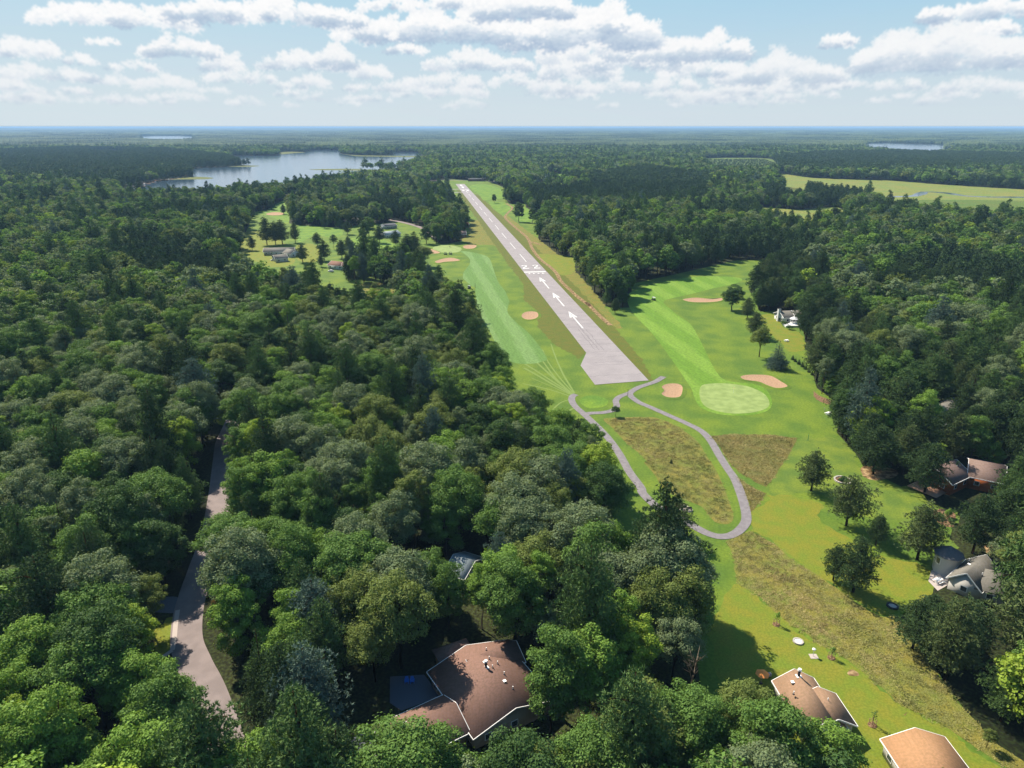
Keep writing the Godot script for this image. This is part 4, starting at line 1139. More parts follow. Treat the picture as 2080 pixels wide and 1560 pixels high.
func post(called: String, at: Vector3, h: float, mat: Material, top: Material, label: String, category: String) -> void:
	var o := thing(called, label, category, at)
	part("pole", cyl(0.09, 0.07, h, 10), mat, o, Vector3(0, h / 2 + 0.05, 0))
	part("cap", cyl(0.13, 0.1, 0.22, 10), top, o, Vector3(0, h + 0.12, 0))

func make_course_things() -> void:
	cart(Vector3(-52.4, 0, -559.9), 1.3, mats.dark, mats.cloth_dark, "left one of two dark golf carts parked by the left green")
	cart(Vector3(-48.6, 0, -561.1), 1.3, mats.dark, mats.cloth_dark, "right one of two dark golf carts parked by the left green")
	cart(Vector3(-26.7, 0, -435.4), 2.6, mats.dark, mats.siding_grey, "dark golf cart driving beside the striped fairway near the trees")
	cart(Vector3(82.2, 0, -403.6), 0.8, mats.dark, mats.siding_white, "golf cart with a white roof on the right fairway")
	person(Vector3(-51.8, 0, -594.3), 0.6, mats.cloth_blue, "person in dark clothes standing on the left putting green")
	var f := thing("flagstick", "thin flagstick with small flag on the left putting green", "flagstick", Vector3(-52.4, 0, -592.4) + Vector3(0, 0.07, 0))
	part("pole", cyl(0.03, 0.03, 2.3, 8), mats.trim, f, Vector3(0, 1.15, 0))
	part("flag", prism(0.02, [Vector2(0, 1.85), Vector2(0, 2.28), Vector2(0.55, 2.07)]), mats.red, f)
	f = thing("flagstick", "thin flagstick standing in the round pale green at right", "flagstick", Vector3(83.9, 0, -251.5) + Vector3(0, 0.08, 0))
	part("pole", cyl(0.03, 0.03, 2.3, 8), mats.trim, f, Vector3(0, 1.15, 0))
	part("flag", prism(0.02, [Vector2(0, 1.85), Vector2(0, 2.28), Vector2(0.55, 2.07)]), mats.red, f)
	post("marker_post", Vector3(-23.0, 0, -437.0), 3.0, mats.dark, mats.dark, "dark distance post at the edge of the striped fairway", "post")
	post("sign_post", Vector3(43.4, 0, -248.3), 2.4, mats.dark, mats.dark, "dark post at the fork of the cart path", "post")
	post("ball_washer", Vector3(95.2, 0, -208.2), 1.9, mats.green_paint, mats.green_paint, "small green post on the mown strip left of the pines", "post")
	post("runway_marker", Vector3(-35.7, 0, -659.8), 0.9, mats.trim, mats.trim, "small white marker on the dry grass left of the runway", "marker")
	# dark benches on an oval gravel bed
	area("gravel_bed", [43.6,-166.8,44.9,-167.3,46.8,-166.1,47.6,-164.2,46.8,-163,45.2,-163.3,43.7,-164.4], 0.12, mats.concrete)
	for e in [[Vector3(44.0, 0, -165.7), 0.5, 1.3, "leftmost dark bench on the oval gravel bed by the cart path"], [Vector3(45.5, 0, -164.6), 0.2, 0.8, "middle dark bench on the oval gravel bed by the cart path"], [Vector3(46.6, 0, -163.8), 0.2, 0.6, "rightmost dark bench on the oval gravel bed by the cart path"]]:
		var o := thing("bench", e[3], "bench", e[0] + Vector3(0, 0.13, 0), e[1], "benches on the gravel bed")
		part("seat", box(1.5, 0.1, 0.5), mats.dark, o, Vector3(0, 0.48, 0))
		part("backrest", box(1.5, 0.55 * e[2], 0.08), mats.dark, o, Vector3(0, 0.75, -0.24), Vector3(-0.15, 0, 0))
		for s: float in [-1.0, 1.0]:
			part("leg", box(0.09, 0.46, 0.46), mats.dark, o, Vector3(s * 0.65, 0.23, 0))

# ==================================================================== things in the gardens
func shrub(called: String, at: Vector3, w: float, h: float, tone: String, label: String, group := "") -> void:
	var rng := RandomNumberGenerator.new()
	rng.seed = int(at.x * 31 + at.z * 17) + 100000
	var lobes := []
	for i in 9:
		var a := i * 2.4
		lobes.append([Vector3(cos(a) * w * 0.28, h * rng.randf_range(0.35, 0.7), sin(a) * w * 0.28), Vector3(w * 0.28, h * 0.3, w * 0.28)])
	var st := SurfaceTool.new()
	st.begin(Mesh.PRIMITIVE_TRIANGLES)
	for i in 5:
		tube(st, Vector3(0, -0.05, 0), lobes[i][0], 0.05, 0.02, 5)
	var o := thing(called, label, "shrub", at, 0.0, group)
	part("stem", st.commit(), mats.bark, o)
	part("foliage", foliage(rng, lobes, 700, 0.24), leaf("oak", tone), o)

func car(at: Vector3, turn: float, mat: Material, label: String) -> void:
	var o := thing("parked_car", label, "car", at + Vector3(0, 0.1, 0), turn, "cars parked at the houses")
	part("body", prism(1.8, [Vector2(-2.2, 0.35), Vector2(-2.25, 0.75), Vector2(-1.2, 0.92), Vector2(1.7, 0.98), Vector2(2.2, 0.9), Vector2(2.2, 0.35)]), mat, o)
	part("cabin", prism(1.55, [Vector2(-1.25, 0.9), Vector2(-0.5, 1.42), Vector2(1.1, 1.45), Vector2(1.75, 0.95)]), mats.glass, o)
	part("roof", box(1.45, 0.07, 1.6), mat, o, Vector3(0, 1.47, 0.3))
	for s: float in [-1.0, 1.0]:
		part("headlight", box(0.35, 0.15, 0.08), mats.trim, o, Vector3(s * 0.65, 0.66, -2.24))
		for z: float in [-1.4, 1.4]:
			var w := part("wheel", cyl(0.33, 0.33, 0.22, 16), mats.dark, o, Vector3(s * 0.82, 0.33, z), Vector3(0, 0, PI / 2))
			part("rim", cyl(0.19, 0.19, 0.24, 10), mats.metal, w)

func stone_ring(called: String, at: Vector3, r: float, n: int, size: float, mat: Material, label: String, category: String, fill: Material) -> void:
	var o := thing(called, label, category, at)
	var rng := RandomNumberGenerator.new()
	rng.seed = 12 + n
	var st := [box(size, size * 0.6, size * 0.7), box(size * 0.9, size * 0.5, size * 0.8)]
	for i in n:
		var a := TAU * i / n
		part("stone", st[i % 2], mat, o, Vector3(cos(a) * r, size * 0.28, sin(a) * r), Vector3(0, -a + PI / 2 + rng.randf_range(-0.2, 0.2), 0))
	part("bed", cyl(r * 0.92, r * 0.92, 0.08, 20), fill, o, Vector3(0, 0.1, 0))

func make_garden_things() -> void:
	for e in [[Vector3(-19.1, 0, -102.5), "left one of two blue slatted garden chairs on the shaded patio"], [Vector3(-18.1, 0, -102.5), "right one of two blue slatted garden chairs on the shaded patio"]]:
		var o := thing("garden_chair", e[1], "chair", e[0] + Vector3(0, 0.08, 0), 0.1, "blue chairs on the patio")
		for k in 4:
			part("seat_slat", box(0.56, 0.03, 0.11), mats.blue, o, Vector3(0, 0.36 - 0.02 * k, 0.22 - 0.13 * k))
		for k in 5:
			part("back_slat", box(0.1, 0.85 - 0.05 * absf(k - 2.0), 0.025), mats.blue, o, Vector3(-0.24 + 0.12 * k, 0.74, -0.3), Vector3(-0.3, 0, 0))
		for s: float in [-1.0, 1.0]:
			part("armrest", box(0.13, 0.03, 0.75), mats.blue, o, Vector3(s * 0.36, 0.58, 0.0))
			part("leg", box(0.09, 0.57, 0.05), mats.blue, o, Vector3(s * 0.33, 0.28, 0.33))
			part("leg", box(0.05, 0.34, 0.6), mats.blue, o, Vector3(s * 0.3, 0.18, -0.1), Vector3(0.25, 0, 0))
	stone_ring("fire_ring", Vector3(56.1, 0, -113.4) + Vector3(0, 0.04, 0), 0.85, 14, 0.42, mats.stone, "pale stone fire ring on the sunny mown lawn", "fire ring", mats.trim)
	stone_ring("fire_ring", Vector3(80.1, 0, -124.3) + Vector3(0, 0.04, 0), 1.0, 14, 0.5, mats.dark, "dark fire ring in the shade at the meadow edge", "fire ring", mats.stone)
	stone_ring("planting_bed", Vector3(94.5, 0, -180.8) + Vector3(0, 0.04, 0), 2.3, 22, 0.6, mats.stone, "stone-edged planting bed between two lone pines", "planting bed", mats.mulch)
	for e in [[-0.8, 0.3, "left"], [0.5, -0.6, "far"], [0.7, 0.8, "near right"]]:
		shrub("bedding_shrub", Vector3(94.5, 0, -180.8) + Vector3(e[0], 0.1, e[1]), 1.3, 0.9, "dark", "low dark shrub on the %s side of the stone-edged bed" % e[2], "shrubs in the planting bed")
	for e in [[Vector3(53.6, 0, -118.5), "bright", 2.6, "leafy young tree in a stake guard, nearest the dead tree"], [Vector3(60.7, 0, -108.9), "mid", 2.2, "thin young tree in a stake guard beside the white bird feeder"], [Vector3(60.8, 0, -92.8), "dark", 2.6, "withered young tree in a stake guard near the tan roof"]]:
		var o := thing("young_tree", e[3], "tree", e[0] + Vector3(0, 0.03, 0), 0.0, "young trees in stake guards")
		var rng := RandomNumberGenerator.new()
		rng.seed = int(e[2] * 100)
		part("trunk", cyl(0.05, 0.03, e[2], 7), mats.bark, o, Vector3(0, e[2] / 2, 0))
		part("crown", foliage(rng, [[Vector3(0, e[2] * 0.75, 0), Vector3(0.45, 0.75, 0.45)], [Vector3(0.2, e[2] * 0.95, 0.1), Vector3(0.35, 0.5, 0.35)]], 150 if e[1] != "dark" else 60, 0.2), leaf("maple", e[1]), o)
		part("mulch", cyl(0.75, 0.7, 0.06, 14), mats.mulch, o, Vector3(0, 0.05, 0))
		for k in 4:
			var a := k * PI / 2 + 0.4
			part("stake", box(0.07, 1.3, 0.07), mats.wood, o, Vector3(cos(a) * 0.55, 0.65, sin(a) * 0.55))
			part("rail", box(0.8, 0.06, 0.03), mats.wood, o, Vector3(cos(a + PI / 4) * 0.4, 1.1, sin(a + PI / 4) * 0.4), Vector3(0, PI / 2 - a - PI / 4, 0))
	var o := thing("bird_feeder", "white bird feeder on a paved spot in the mown lawn", "bird feeder", Vector3(57.4, 0, -109.4) + Vector3(0, 0.04, 0))
	part("slab", box(1.5, 0.06, 1.3), mats.concrete, o, Vector3(0.1, 0.03, 0.1))
	part("pole", cyl(0.05, 0.05, 1.5, 8), mats.metal, o, Vector3(0, 0.75, 0))
	part("tray", cyl(0.28, 0.32, 0.15, 12), mats.trim, o, Vector3(0, 1.5, 0))
	part("roof", cyl(0.34, 0.05, 0.22, 12), mats.trim, o, Vector3(0, 1.78, 0))
	o = thing("patio_canopy", "small orange canopy at the corner of the rust-brown roof", "canopy", Vector3(45.2, 0, -102.4), 0.5)
	part("canopy", cyl(1.3, 0.15, 0.7, 6), mats.orange, o, Vector3(0, 2.5, 0))
	part("pole", cyl(0.05, 0.05, 2.3, 8), mats.wood, o, Vector3(0, 1.15, 0))
	part("base", cyl(0.35, 0.3, 0.1, 12), mats.dark, o, Vector3(0, 0.06, 0))
	o = thing("storage_barrel", "grey barrel lying beside the orange canopy", "barrel", Vector3(46.9, 0, -104.0) + Vector3(0, 0.45, 0), 0.3)
	part("drum", cyl(0.4, 0.4, 1.2, 14), mats.siding_grey, o, Vector3.ZERO, Vector3(0, 0, PI / 2))
	for s: float in [-1.0, 1.0]:
		part("hoop", cyl(0.43, 0.43, 0.08, 14), mats.dark, o, Vector3(s * 0.4, 0, 0), Vector3(0, 0, PI / 2))
	# shrubs at the white house and the row of little conifers
	var word := ["leftmost", "second from left", "third from left", "rightmost"]
	var k := 0
	for at in [Vector3(139.9, 0, -363.4), Vector3(139.0, 0, -357.2), Vector3(138.3, 0, -349.0), Vector3(138.3, 0, -340.8)]:
		shrub("round_shrub", at, 3.4 if k != 1 else 2.6, 2.2, "dark", "dark round shrub, %s of the four below the white house" % word[k], "round shrubs at the white house")
		k += 1
	k = 0
	var rows := [Vector3(121.6, 0, -292.3), Vector3(121.7, 0, -289.5), Vector3(121.9, 0, -286.1), Vector3(122.1, 0, -282.6), Vector3(122.1, 0, -279.4), Vector3(122.1, 0, -275.7), Vector3(122.0, 0, -272.2)]
	var first: Node3D
	for at: Vector3 in rows:
		var s := [0.20, 0.17, 0.22, 0.21, 0.19, 0.18, 0.17]
		var c := thing("small_conifer", "small dark conifer, %s in the row by the blue spruce" % ["first from the far end", "second from the far end", "third from the far end", "middle one", "third from the near end", "second from the near end", "last at the near end"][k], "conifer", at, k * 0.9, "row of small conifers")
		c.scale = Vector3(s[k] * 1.2, s[k], s[k] * 1.2)
		c.set_meta("proto", true)
		k += 1
	o = thing("gazebo", "small white gazebo on the deck of the white house", "gazebo", Vector3(143.6, 0, -350.0) + Vector3(0, 0.9, 0))
	part("roof", cyl(2.4, 0.2, 1.3, 8), mats.siding_white, o, Vector3(0, 2.9, 0))
	part("floor", cyl(2.1, 2.1, 0.12, 8), mats.trim, o, Vector3(0, 0.07, 0))
	for i in 8:
		var a := TAU * i / 8
		part("post", box(0.14, 2.3, 0.14), mats.trim, o, Vector3(cos(a) * 1.9, 1.25, sin(a) * 1.9))
		part("railing", box(1.4, 0.5, 0.05), mats.trim, o, Vector3(cos(a + PI / 8) * 1.78, 0.5, sin(a + PI / 8) * 1.78), Vector3(0, PI / 2 - a - PI / 8, 0))
	table("picnic_table", Vector3(129.0, 0, -320.2), "white picnic table on the yellow lawn below the white house")
	table("picnic_table", Vector3(110.9, 0, -230.2), "white garden table on the shaded strip left of the pines")
	table("patio_table", Vector3(124.1, 0, -181.8), "white table on the deck of the orange log house")
	table("patio_table", Vector3(94.5, 0, -132.7), "white table on the terrace of the turret house")
	post("bird_bath", Vector3(110.8, 0, -233.1), 1.1, mats.stone, mats.stone, "small stone bird bath beside the white garden table", "bird bath")
	o = thing("patio_umbrella", "closed-in green umbrella beside the orange log house", "umbrella", Vector3(127.1, 0, -186.7))
	part("canopy", cyl(1.5, 0.1, 0.7, 8), mats.green_paint, o, Vector3(0, 2.5, 0))
	part("pole", cyl(0.04, 0.04, 2.4, 8), mats.trim, o, Vector3(0, 1.2, 0))
	part("base", cyl(0.3, 0.25, 0.1, 12), mats.dark, o, Vector3(0, 0.06, 0))
	shrub("garden_shrub", Vector3(110.4, 0, -159.9), 1.4, 1.6, "mid", "grey-green shrub in the pink mulch bed below the log house")
	shrub("garden_shrub", Vector3(112.7, 0, -160.7), 1.5, 2.6, "bright", "bright upright shrub in the pink mulch bed below the log house")
	shrub("garden_shrub", Vector3(112.0, 0, -157.8), 1.3, 1.2, "dark", "low dark shrub at the right end of the pink mulch bed")
	o = thing("lamp_post", "white lamp post at the drive of the turret house", "lamp post", Vector3(109.5, 0, -137.1))
	part("pole", cyl(0.07, 0.05, 3.0, 8), mats.trim, o, Vector3(0, 1.5, 0))
	part("lantern", box(0.3, 0.4, 0.3), mats.trim, o, Vector3(0, 3.2, 0))
	part("arm", box(0.5, 0.05, 0.05), mats.trim, o, Vector3(0.2, 2.9, 0))
	car(Vector3(139.5, 0, -666.9), 0.4, mats.siding_white, "white car parked between the trees right of the runway")
	car(Vector3(93.5, 0, -608.0), 1.2, mats.metal, "silver car parked at the road right of the runway")
	car(Vector3(193.9, 0, -365.8), 0.9, mats.siding_white, "white car parked at the grass verge in the right woods")
	car(Vector3(-179.1, 0, -532.7), 1.3, mats.siding_white, "white car parked before the detached white garage")
	car(Vector3(-125.7, 0, -489.5), 0.9, mats.siding_white, "white car on the drive of the red-brown ranch house")
	# two dead trees
	for e in [[Vector3(29.9, 0, -94.5), 15.0, 0.4, "bare dead tree with pale forked limbs at the wood edge"], [Vector3(27.1, 0, -122.7), 15.0, 2.0, "bare grey snag in the wood near the cart path hairpin"]]:
		var rng := RandomNumberGenerator.new()
		rng.seed = int(e[2] * 50)
		var d := thing("dead_tree", e[3], "tree", e[0], e[2])
		var st := SurfaceTool.new()
		st.begin(Mesh.PRIMITIVE_TRIANGLES)
		tube(st, Vector3(0, -0.2, 0), Vector3(0.2, e[1] * 0.5, 0), 0.28, 0.2, 8)
		tube(st, Vector3(0.2, e[1] * 0.5, 0), Vector3(0.9, e[1], 0.2), 0.2, 0.03, 8)
		part("trunk", st.commit(), mats.dead, d)
		for b in 9:
			var y: float = e[1] * rng.randf_range(0.42, 0.85)
			var a0 := Vector3(0.2 + 0.7 * maxf(y / e[1] - 0.5, 0.0) * 2.0, y, 0)
			var dir := Vector3(rng.randf_range(-1, 1), rng.randf_range(0.5, 1.3), rng.randf_range(-1, 1)).normalized()
			var mid := a0 + dir * rng.randf_range(1.2, 2.2)
			var bt := SurfaceTool.new()
			bt.begin(Mesh.PRIMITIVE_TRIANGLES)
			tube(bt, a0, mid, 0.10, 0.07, 6)
			for q in 3:
				tube(bt, mid, mid + (dir + rand_dir(rng) * 0.6).normalized() * rng.randf_range(1.0, 2.2), 0.06, 0.015, 5)
			part("branch", bt.commit(), mats.dead, d)

func table(called: String, at: Vector3, label: String) -> void:
	var o := thing(called, label, "table", at + Vector3(0, 0.06, 0), 0.5)
	part("table_top", box(1.9, 0.06, 0.9), mats.trim, o, Vector3(0, 0.74, 0))
	for s: float in [-1.0, 1.0]:
		part("bench", box(1.9, 0.05, 0.3), mats.trim, o, Vector3(0, 0.45, s * 0.75))
		part("leg", box(0.08, 0.72, 0.7), mats.trim, o, Vector3(s * 0.75, 0.36, 0))

# ==================================================================== lake shore
func make_lake_things() -> void:
	var k := 0
	var names := ["leftmost", "second from left", "third from left", "fourth from left", "fourth from right", "third from right", "second from right", "rightmost"]
	for at: Vector3 in [Vector3(-620.6, 0, -1185.8), Vector3(-636.2, 0, -1232.8), Vector3(-650.3, 0, -1279.9), Vector3(-658.6, 0, -1314.6), Vector3(-663.2, 0, -1347.0), Vector3(-663.0, 0, -1372.3), Vector3(-658.7, 0, -1389.7), Vector3(-653.3, 0, -1407.6)]:
		var o := thing("boat_dock", "wooden boat dock, %s of the row on the wooded lake shore" % names[k], "dock", at, 0.5 + 0.06 * k, "docks on the lake shore")
		part("deck", box(22.0, 0.2, 2.4), mats.wood, o, Vector3(6, 0.7, 0))
		part("platform", box(6.0, 0.22, 6.0), mats.wood, o, Vector3(16, 0.72, 1))
		for i in 4:
			part("post", cyl(0.12, 0.12, 1.2, 6), mats.wood, o, Vector3(-3.0 + 6.0 * i, 0.5, 1.0))
		if k % 2 == 0:
			var bt := thing("moored_boat", "small boat with a pale canopy moored at the %s dock" % names[k], "boat", at + Vector3(14, 0.1, 8), 0.5, "boats on the lake shore")
			part("hull", prism(2.4, [Vector2(-3.2, 0.9), Vector2(3.4, 1.0), Vector2(2.6, 0.0), Vector2(-3.0, 0.0)]), mats.siding_white, bt)
			part("canopy", box(2.5, 0.12, 4.2), mats.trim if k != 4 else mats.red, bt, Vector3(0, 2.6, 0))
			for s: float in [-1.0, 1.0]:
				part("canopy_pole", cyl(0.05, 0.05, 1.7, 6), mats.metal, bt, Vector3(s * 1.1, 1.75, 1.8))
				part("canopy_pole", cyl(0.05, 0.05, 1.7, 6), mats.metal, bt, Vector3(s * 1.1, 1.75, -1.8))
		k += 1

# ==================================================================== trees
var protos := {}      # kind -> list of {crown, trunk, far: [mesh per distance band]}
const KINDS := ["oak", "maple", "aspen", "white_pine", "red_pine", "spruce"]
const TONES := {
	"grey_green": ["grey-green", 0.150, 0.200, 0.098],
	"dark": ["dark green", 0.062, 0.118, 0.034],
	"mid": ["mid-green", 0.112, 0.200, 0.044],
	"bright": ["bright green", 0.160, 0.270, 0.046],
	"yellow": ["yellow-green", 0.235, 0.330, 0.042],
	"olive": ["olive-green", 0.150, 0.195, 0.050],
	"red": ["red-leaved", 0.602, 0.097, 0.056],
	"orange": ["orange-tinged", 0.532, 0.242, 0.049],
	"russet": ["russet-tinged", 0.171, 0.109, 0.031],
	"pine": ["dark green", 0.058, 0.100, 0.036],
	"pine_light": ["mid-green", 0.098, 0.165, 0.050],
	"pine_olive": ["olive-green", 0.105, 0.142, 0.050],
	"blue": ["blue-green", 0.106, 0.159, 0.123],
	"silver": ["silvery", 0.196, 0.226, 0.176],
}

func rand_dir(rng: RandomNumberGenerator) -> Vector3:
	var y := rng.randf_range(-1.0, 1.0)
	var a := rng.randf() * TAU
	var r := sqrt(1.0 - y * y)
	return Vector3(r * cos(a), y, r * sin(a))

# leaves (or needle tufts) spread over lobes: each lobe is [centre, radii]
func foliage(rng: RandomNumberGenerator, lobes: Array, n: int, size: float, needles := false, trunk: SurfaceTool = null) -> ArrayMesh:
	var v := PackedVector3Array()
	var c := PackedColorArray()
	var ix := PackedInt32Array()
	var sum := 0.0
	var acc := PackedFloat32Array()
	var tones := []
	for l in lobes:
		sum += l[1].x * l[1].z
		acc.append(sum)
		tones.append(rng.randf_range(0.86, 1.14))
	for i in n:
		var li := acc.bsearch(rng.randf() * sum)
		var l: Array = lobes[mini(li, lobes.size() - 1)]
		var d := rand_dir(rng)
		if d.y < -0.3 and rng.randf() < 0.7:
			d.y = -d.y
		var p: Vector3 = l[0] + d * l[1] * (rng.randf_range(0.70, 1.08) if rng.randf() < 0.86 else rng.randf_range(1.0, 1.5))
		var k: float = tones[mini(li, lobes.size() - 1)] * rng.randf_range(0.78, 1.22)
		var col := Color(k * rng.randf_range(0.92, 1.10), k, k * rng.randf_range(0.85, 1.1))
		if needles:
			var axis := (d + Vector3(0, 0.45, 0)).normalized()
			for b in 7:
				var dir := (axis * 0.8 + rand_dir(rng) * 0.85).normalized()
				var side := dir.cross(rand_dir(rng)).normalized() * size * 0.14
				var tip := p + dir * size * rng.randf_range(0.7, 1.2)
				ix.append_array([v.size(), v.size() + 1, v.size() + 2])
				v.append_array([p - side, p + side, tip])
				c.append_array([col, col, col])
		else:
			var nrm := (d + Vector3(0, 0.25, 0) + rand_dir(rng) * 0.75).normalized()
			var t := nrm.cross(rand_dir(rng)).normalized()
			var b := nrm.cross(t)
			var s := size * rng.randf_range(0.6, 1.35)
			var o := v.size()
			v.append_array([p - t * s * 0.55, p + b * s * 0.42 + nrm * s * 0.08, p + t * s * 0.62, p - b * s * 0.42 + nrm * s * 0.08])
			c.append_array([col, col, col, col])
			ix.append_array([o, o + 1, o + 2, o, o + 2, o + 3])
	var arr := []
	arr.resize(Mesh.ARRAY_MAX)
	arr[Mesh.ARRAY_VERTEX] = v
	arr[Mesh.ARRAY_COLOR] = c
	arr[Mesh.ARRAY_INDEX] = ix
	var m := ArrayMesh.new()
	m.add_surface_from_arrays(Mesh.PRIMITIVE_TRIANGLES, arr)
	if trunk:
		trunk.commit(m)
	return m

func lobes_round(rng: RandomNumberGenerator, centre: Vector3, radii: Vector3, n: int, r0: float, r1: float, deep := 1.55) -> Array:
	var out := []
	for i in n:
		var y := 1.0 - deep * (i + 0.5) / n
		var a := i * 2.39996 + rng.randf_range(-0.4, 0.4)
		var rr := sqrt(maxf(1.0 - y * y, 0.0))
		var d := Vector3(rr * cos(a), y, rr * sin(a)) * rng.randf_range(0.46, 1.0)
		var r := rng.randf_range(r0 * 0.8, r1)
		out.append([centre + d * radii, Vector3(r, r * rng.randf_range(0.6, 0.85), r)])
	return out

func lobes_whorled(rng: RandomNumberGenerator, h: float, reach: float, base: float, levels: int, arms: int, thick: float) -> Array:
	var out := []
	for k in levels:
		var t := (k + 0.5) / levels
		var y := lerpf(base, h - 0.6, t)
		var long := reach * (1.0 - pow(t, 2.2)) * (0.62 + 0.38 * minf(t * 4.0, 1.0)) * rng.randf_range(0.8, 1.12) + 0.3
		for a in arms:
			var ang := TAU * a / arms + k * 0.9 + rng.randf_range(-0.35, 0.35)
			var len := long * rng.randf_range(0.7, 1.15)
			for j in 3:
				var f := (j + 1.0) / 3.0
				if f * len < 0.5 and j < 2:
					continue
				var p := Vector3(cos(ang) * len * f * 0.92, y + 0.28 * len * f * f * rng.randf_range(0.3, 1.2), sin(ang) * len * f * 0.92)
				var r := 0.55 + 0.26 * len * (1.0 - 0.3 * f)
				out.append([p, Vector3(r, r * thick, r)])
	out.append([Vector3(0, h - 0.3, 0), Vector3(0.35, 0.9, 0.35)])
	return out

func lobes_cone(rng: RandomNumberGenerator, h: float, reach: float, base: float, levels: int) -> Array:
	var out := []
	for k in levels:
		var t := (k + 0.5) / levels
		var y := lerpf(base, h - 0.5, t)
		var long := reach * pow(1.0 - t, 0.85) + 0.15
		var arms := int(4 + 7 * (1.0 - t))
		for a in arms:
			var ang := TAU * a / arms + k * 1.3 + rng.randf_range(-0.2, 0.2)
			var len := long * rng.randf_range(0.82, 1.1)
			for f: float in [0.5, 0.88]:
				if f < 0.6 and len < 0.9:
					continue
				var r := maxf(0.22, 0.30 * len)
				out.append([Vector3(cos(ang) * len * f, y - 0.22 * len * f, sin(ang) * len * f), Vector3(r, r * 0.45, r)])
	out.append([Vector3(0, h - 0.3, 0), Vector3(0.16, 0.6, 0.16)])
	return out

func trunk_tool(rng: RandomNumberGenerator, h: float, r: float, lobes: Array, limbs: int, straight := false) -> SurfaceTool:
	var st := SurfaceTool.new()
	st.begin(Mesh.PRIMITIVE_TRIANGLES)
	var p := Vector3(0, -0.3, 0)
	var steps := 4
	var mid := []
	for k in steps:
		var q := Vector3(0, h * (k + 1.0) / steps, 0)
		if not straight:
			q += Vector3(rng.randf_range(-0.3, 0.3), 0, rng.randf_range(-0.3, 0.3))
		tube(st, p, q, r * (1.0 - 0.8 * k / steps), r * (1.0 - 0.8 * (k + 1.0) / steps), 7)
		p = q
		mid.append(q)
	for k in limbs:
		var l: Array = lobes[rng.randi() % lobes.size()]
		var y := minf(h * rng.randf_range(0.4, 0.85), maxf(l[0].y - 0.5, 1.0))
		var a := Vector3(0, y, 0)
		var b: Vector3 = a.lerp(l[0], 0.55) + Vector3(0, 0.4, 0)
		tube(st, a, b, r * 0.42, r * 0.28, 5)
		tube(st, b, l[0], r * 0.28, r * 0.10, 5)
	return st

func make_protos() -> void:
	var rng := RandomNumberGenerator.new()
	rng.seed = 1234
	for kind in KINDS:
		protos[kind] = []
		for variant in 3:
			var lobes := []
			var cards := 6000
			var size := 0.42
			var needles := false
			var th := 10.0
			var tr := 0.30
			var limbs := 8
			match kind:
				"oak":
					lobes = lobes_round(rng, Vector3(0, 10.6 + variant * 0.5, 0), Vector3(5.3, 4.6 + 0.3 * variant, 5.1), 66 + 6 * variant, 0.85, 1.65)
					cards = 23000
					size = 0.25
				"maple":
					lobes = lobes_round(rng, Vector3(0, 9.2, 0), Vector3(4.5, 6.6 + 0.4 * variant, 4.4), 84, 0.70, 1.40, 1.82)
					cards = 23000
					size = 0.255
				"aspen":
					lobes = lobes_round(rng, Vector3(0, 10.8, 0), Vector3(3.1, 5.9, 3.1), 56, 0.6, 1.1)
					cards = 13000
					size = 0.23
					tr = 0.2
				"white_pine":
					lobes = lobes_whorled(rng, 19.0, 4.6, 3.0, 11, 6, 0.40)
					cards = 3600
					size = 0.50
					needles = true
					th = 18.6
					limbs = 14
				"red_pine":
					lobes = lobes_whorled(rng, 16.0, 4.5 + 0.3 * variant, 2.6, 8, 5, 0.62)
					cards = 3000
					size = 0.50
					needles = true
					th = 14.0
					limbs = 14
				"spruce":
					lobes = lobes_cone(rng, 13.0, 3.3, 0.7, 15)
					cards = 3200
					size = 0.34
					needles = true
					th = 12.5
					tr = 0.22
					limbs = 0
			for l in lobes:      # uneven outline
				l[0] += rand_dir(rng) * (0.5 if kind != "spruce" else 0.08)
			var straight: bool = kind in ["white_pine", "red_pine", "spruce"]
			var trunk := trunk_tool(rng, th, tr, lobes, limbs, straight).commit()
			var e := {"crown": foliage(rng, lobes, cards, size, needles), "trunk": trunk, "bands": []}
			if variant == 0:
				e.bands.append(foliage(rng, lobes, cards / 3, size * 1.65, needles, trunk_tool(rng, th, tr, lobes, 4, straight)))
				e.bands.append(foliage(rng, lobes, cards / 13, size * 3.3, needles, trunk_tool(rng, th * 0.9, tr, lobes, 0, straight)))
				e.bands.append(foliage(rng, lobes, cards / 72, size * 6.6, needles))
			protos[kind].append(e)

func leaf(kind: String, tone: String) -> StandardMaterial3D:
	var key := "leaf_" + kind + tone
	if not mats.has(key):
		var t: Array = TONES[tone]
		var pine: bool = kind in ["white_pine", "red_pine", "spruce"]
		mats[key] = leaf_mat(lin(t[1], t[2], t[3]), 0.42 if pine else 0.80, 0.65 if pine else 0.6)
	return mats[key]

func plant(kind: String, variant: int, at: Vector3, turn: float, scale: Vector3, tone: String, label: String, category: String, group: String) -> Node3D:
	var e: Dictionary = protos[kind][variant]
	var t := thing(kind + "_tree", label, category, at, turn, group)
	t.scale = scale
	part("trunk", e.trunk, mats.bark_pine if kind in ["red_pine", "white_pine", "spruce"] else (mats.bark_pale if kind == "aspen" else mats.bark), t)
	part("crown", e.crown, leaf(kind, tone), t)
	return t

func pick(rng: RandomNumberGenerator, list: Array) -> String:
	var sum := 0.0
	for e in list:
		sum += e[1]
	var x := rng.randf() * sum
	for e in list:
		x -= e[1]
		if x <= 0.0:
			return e[0]
	return list[0][0]

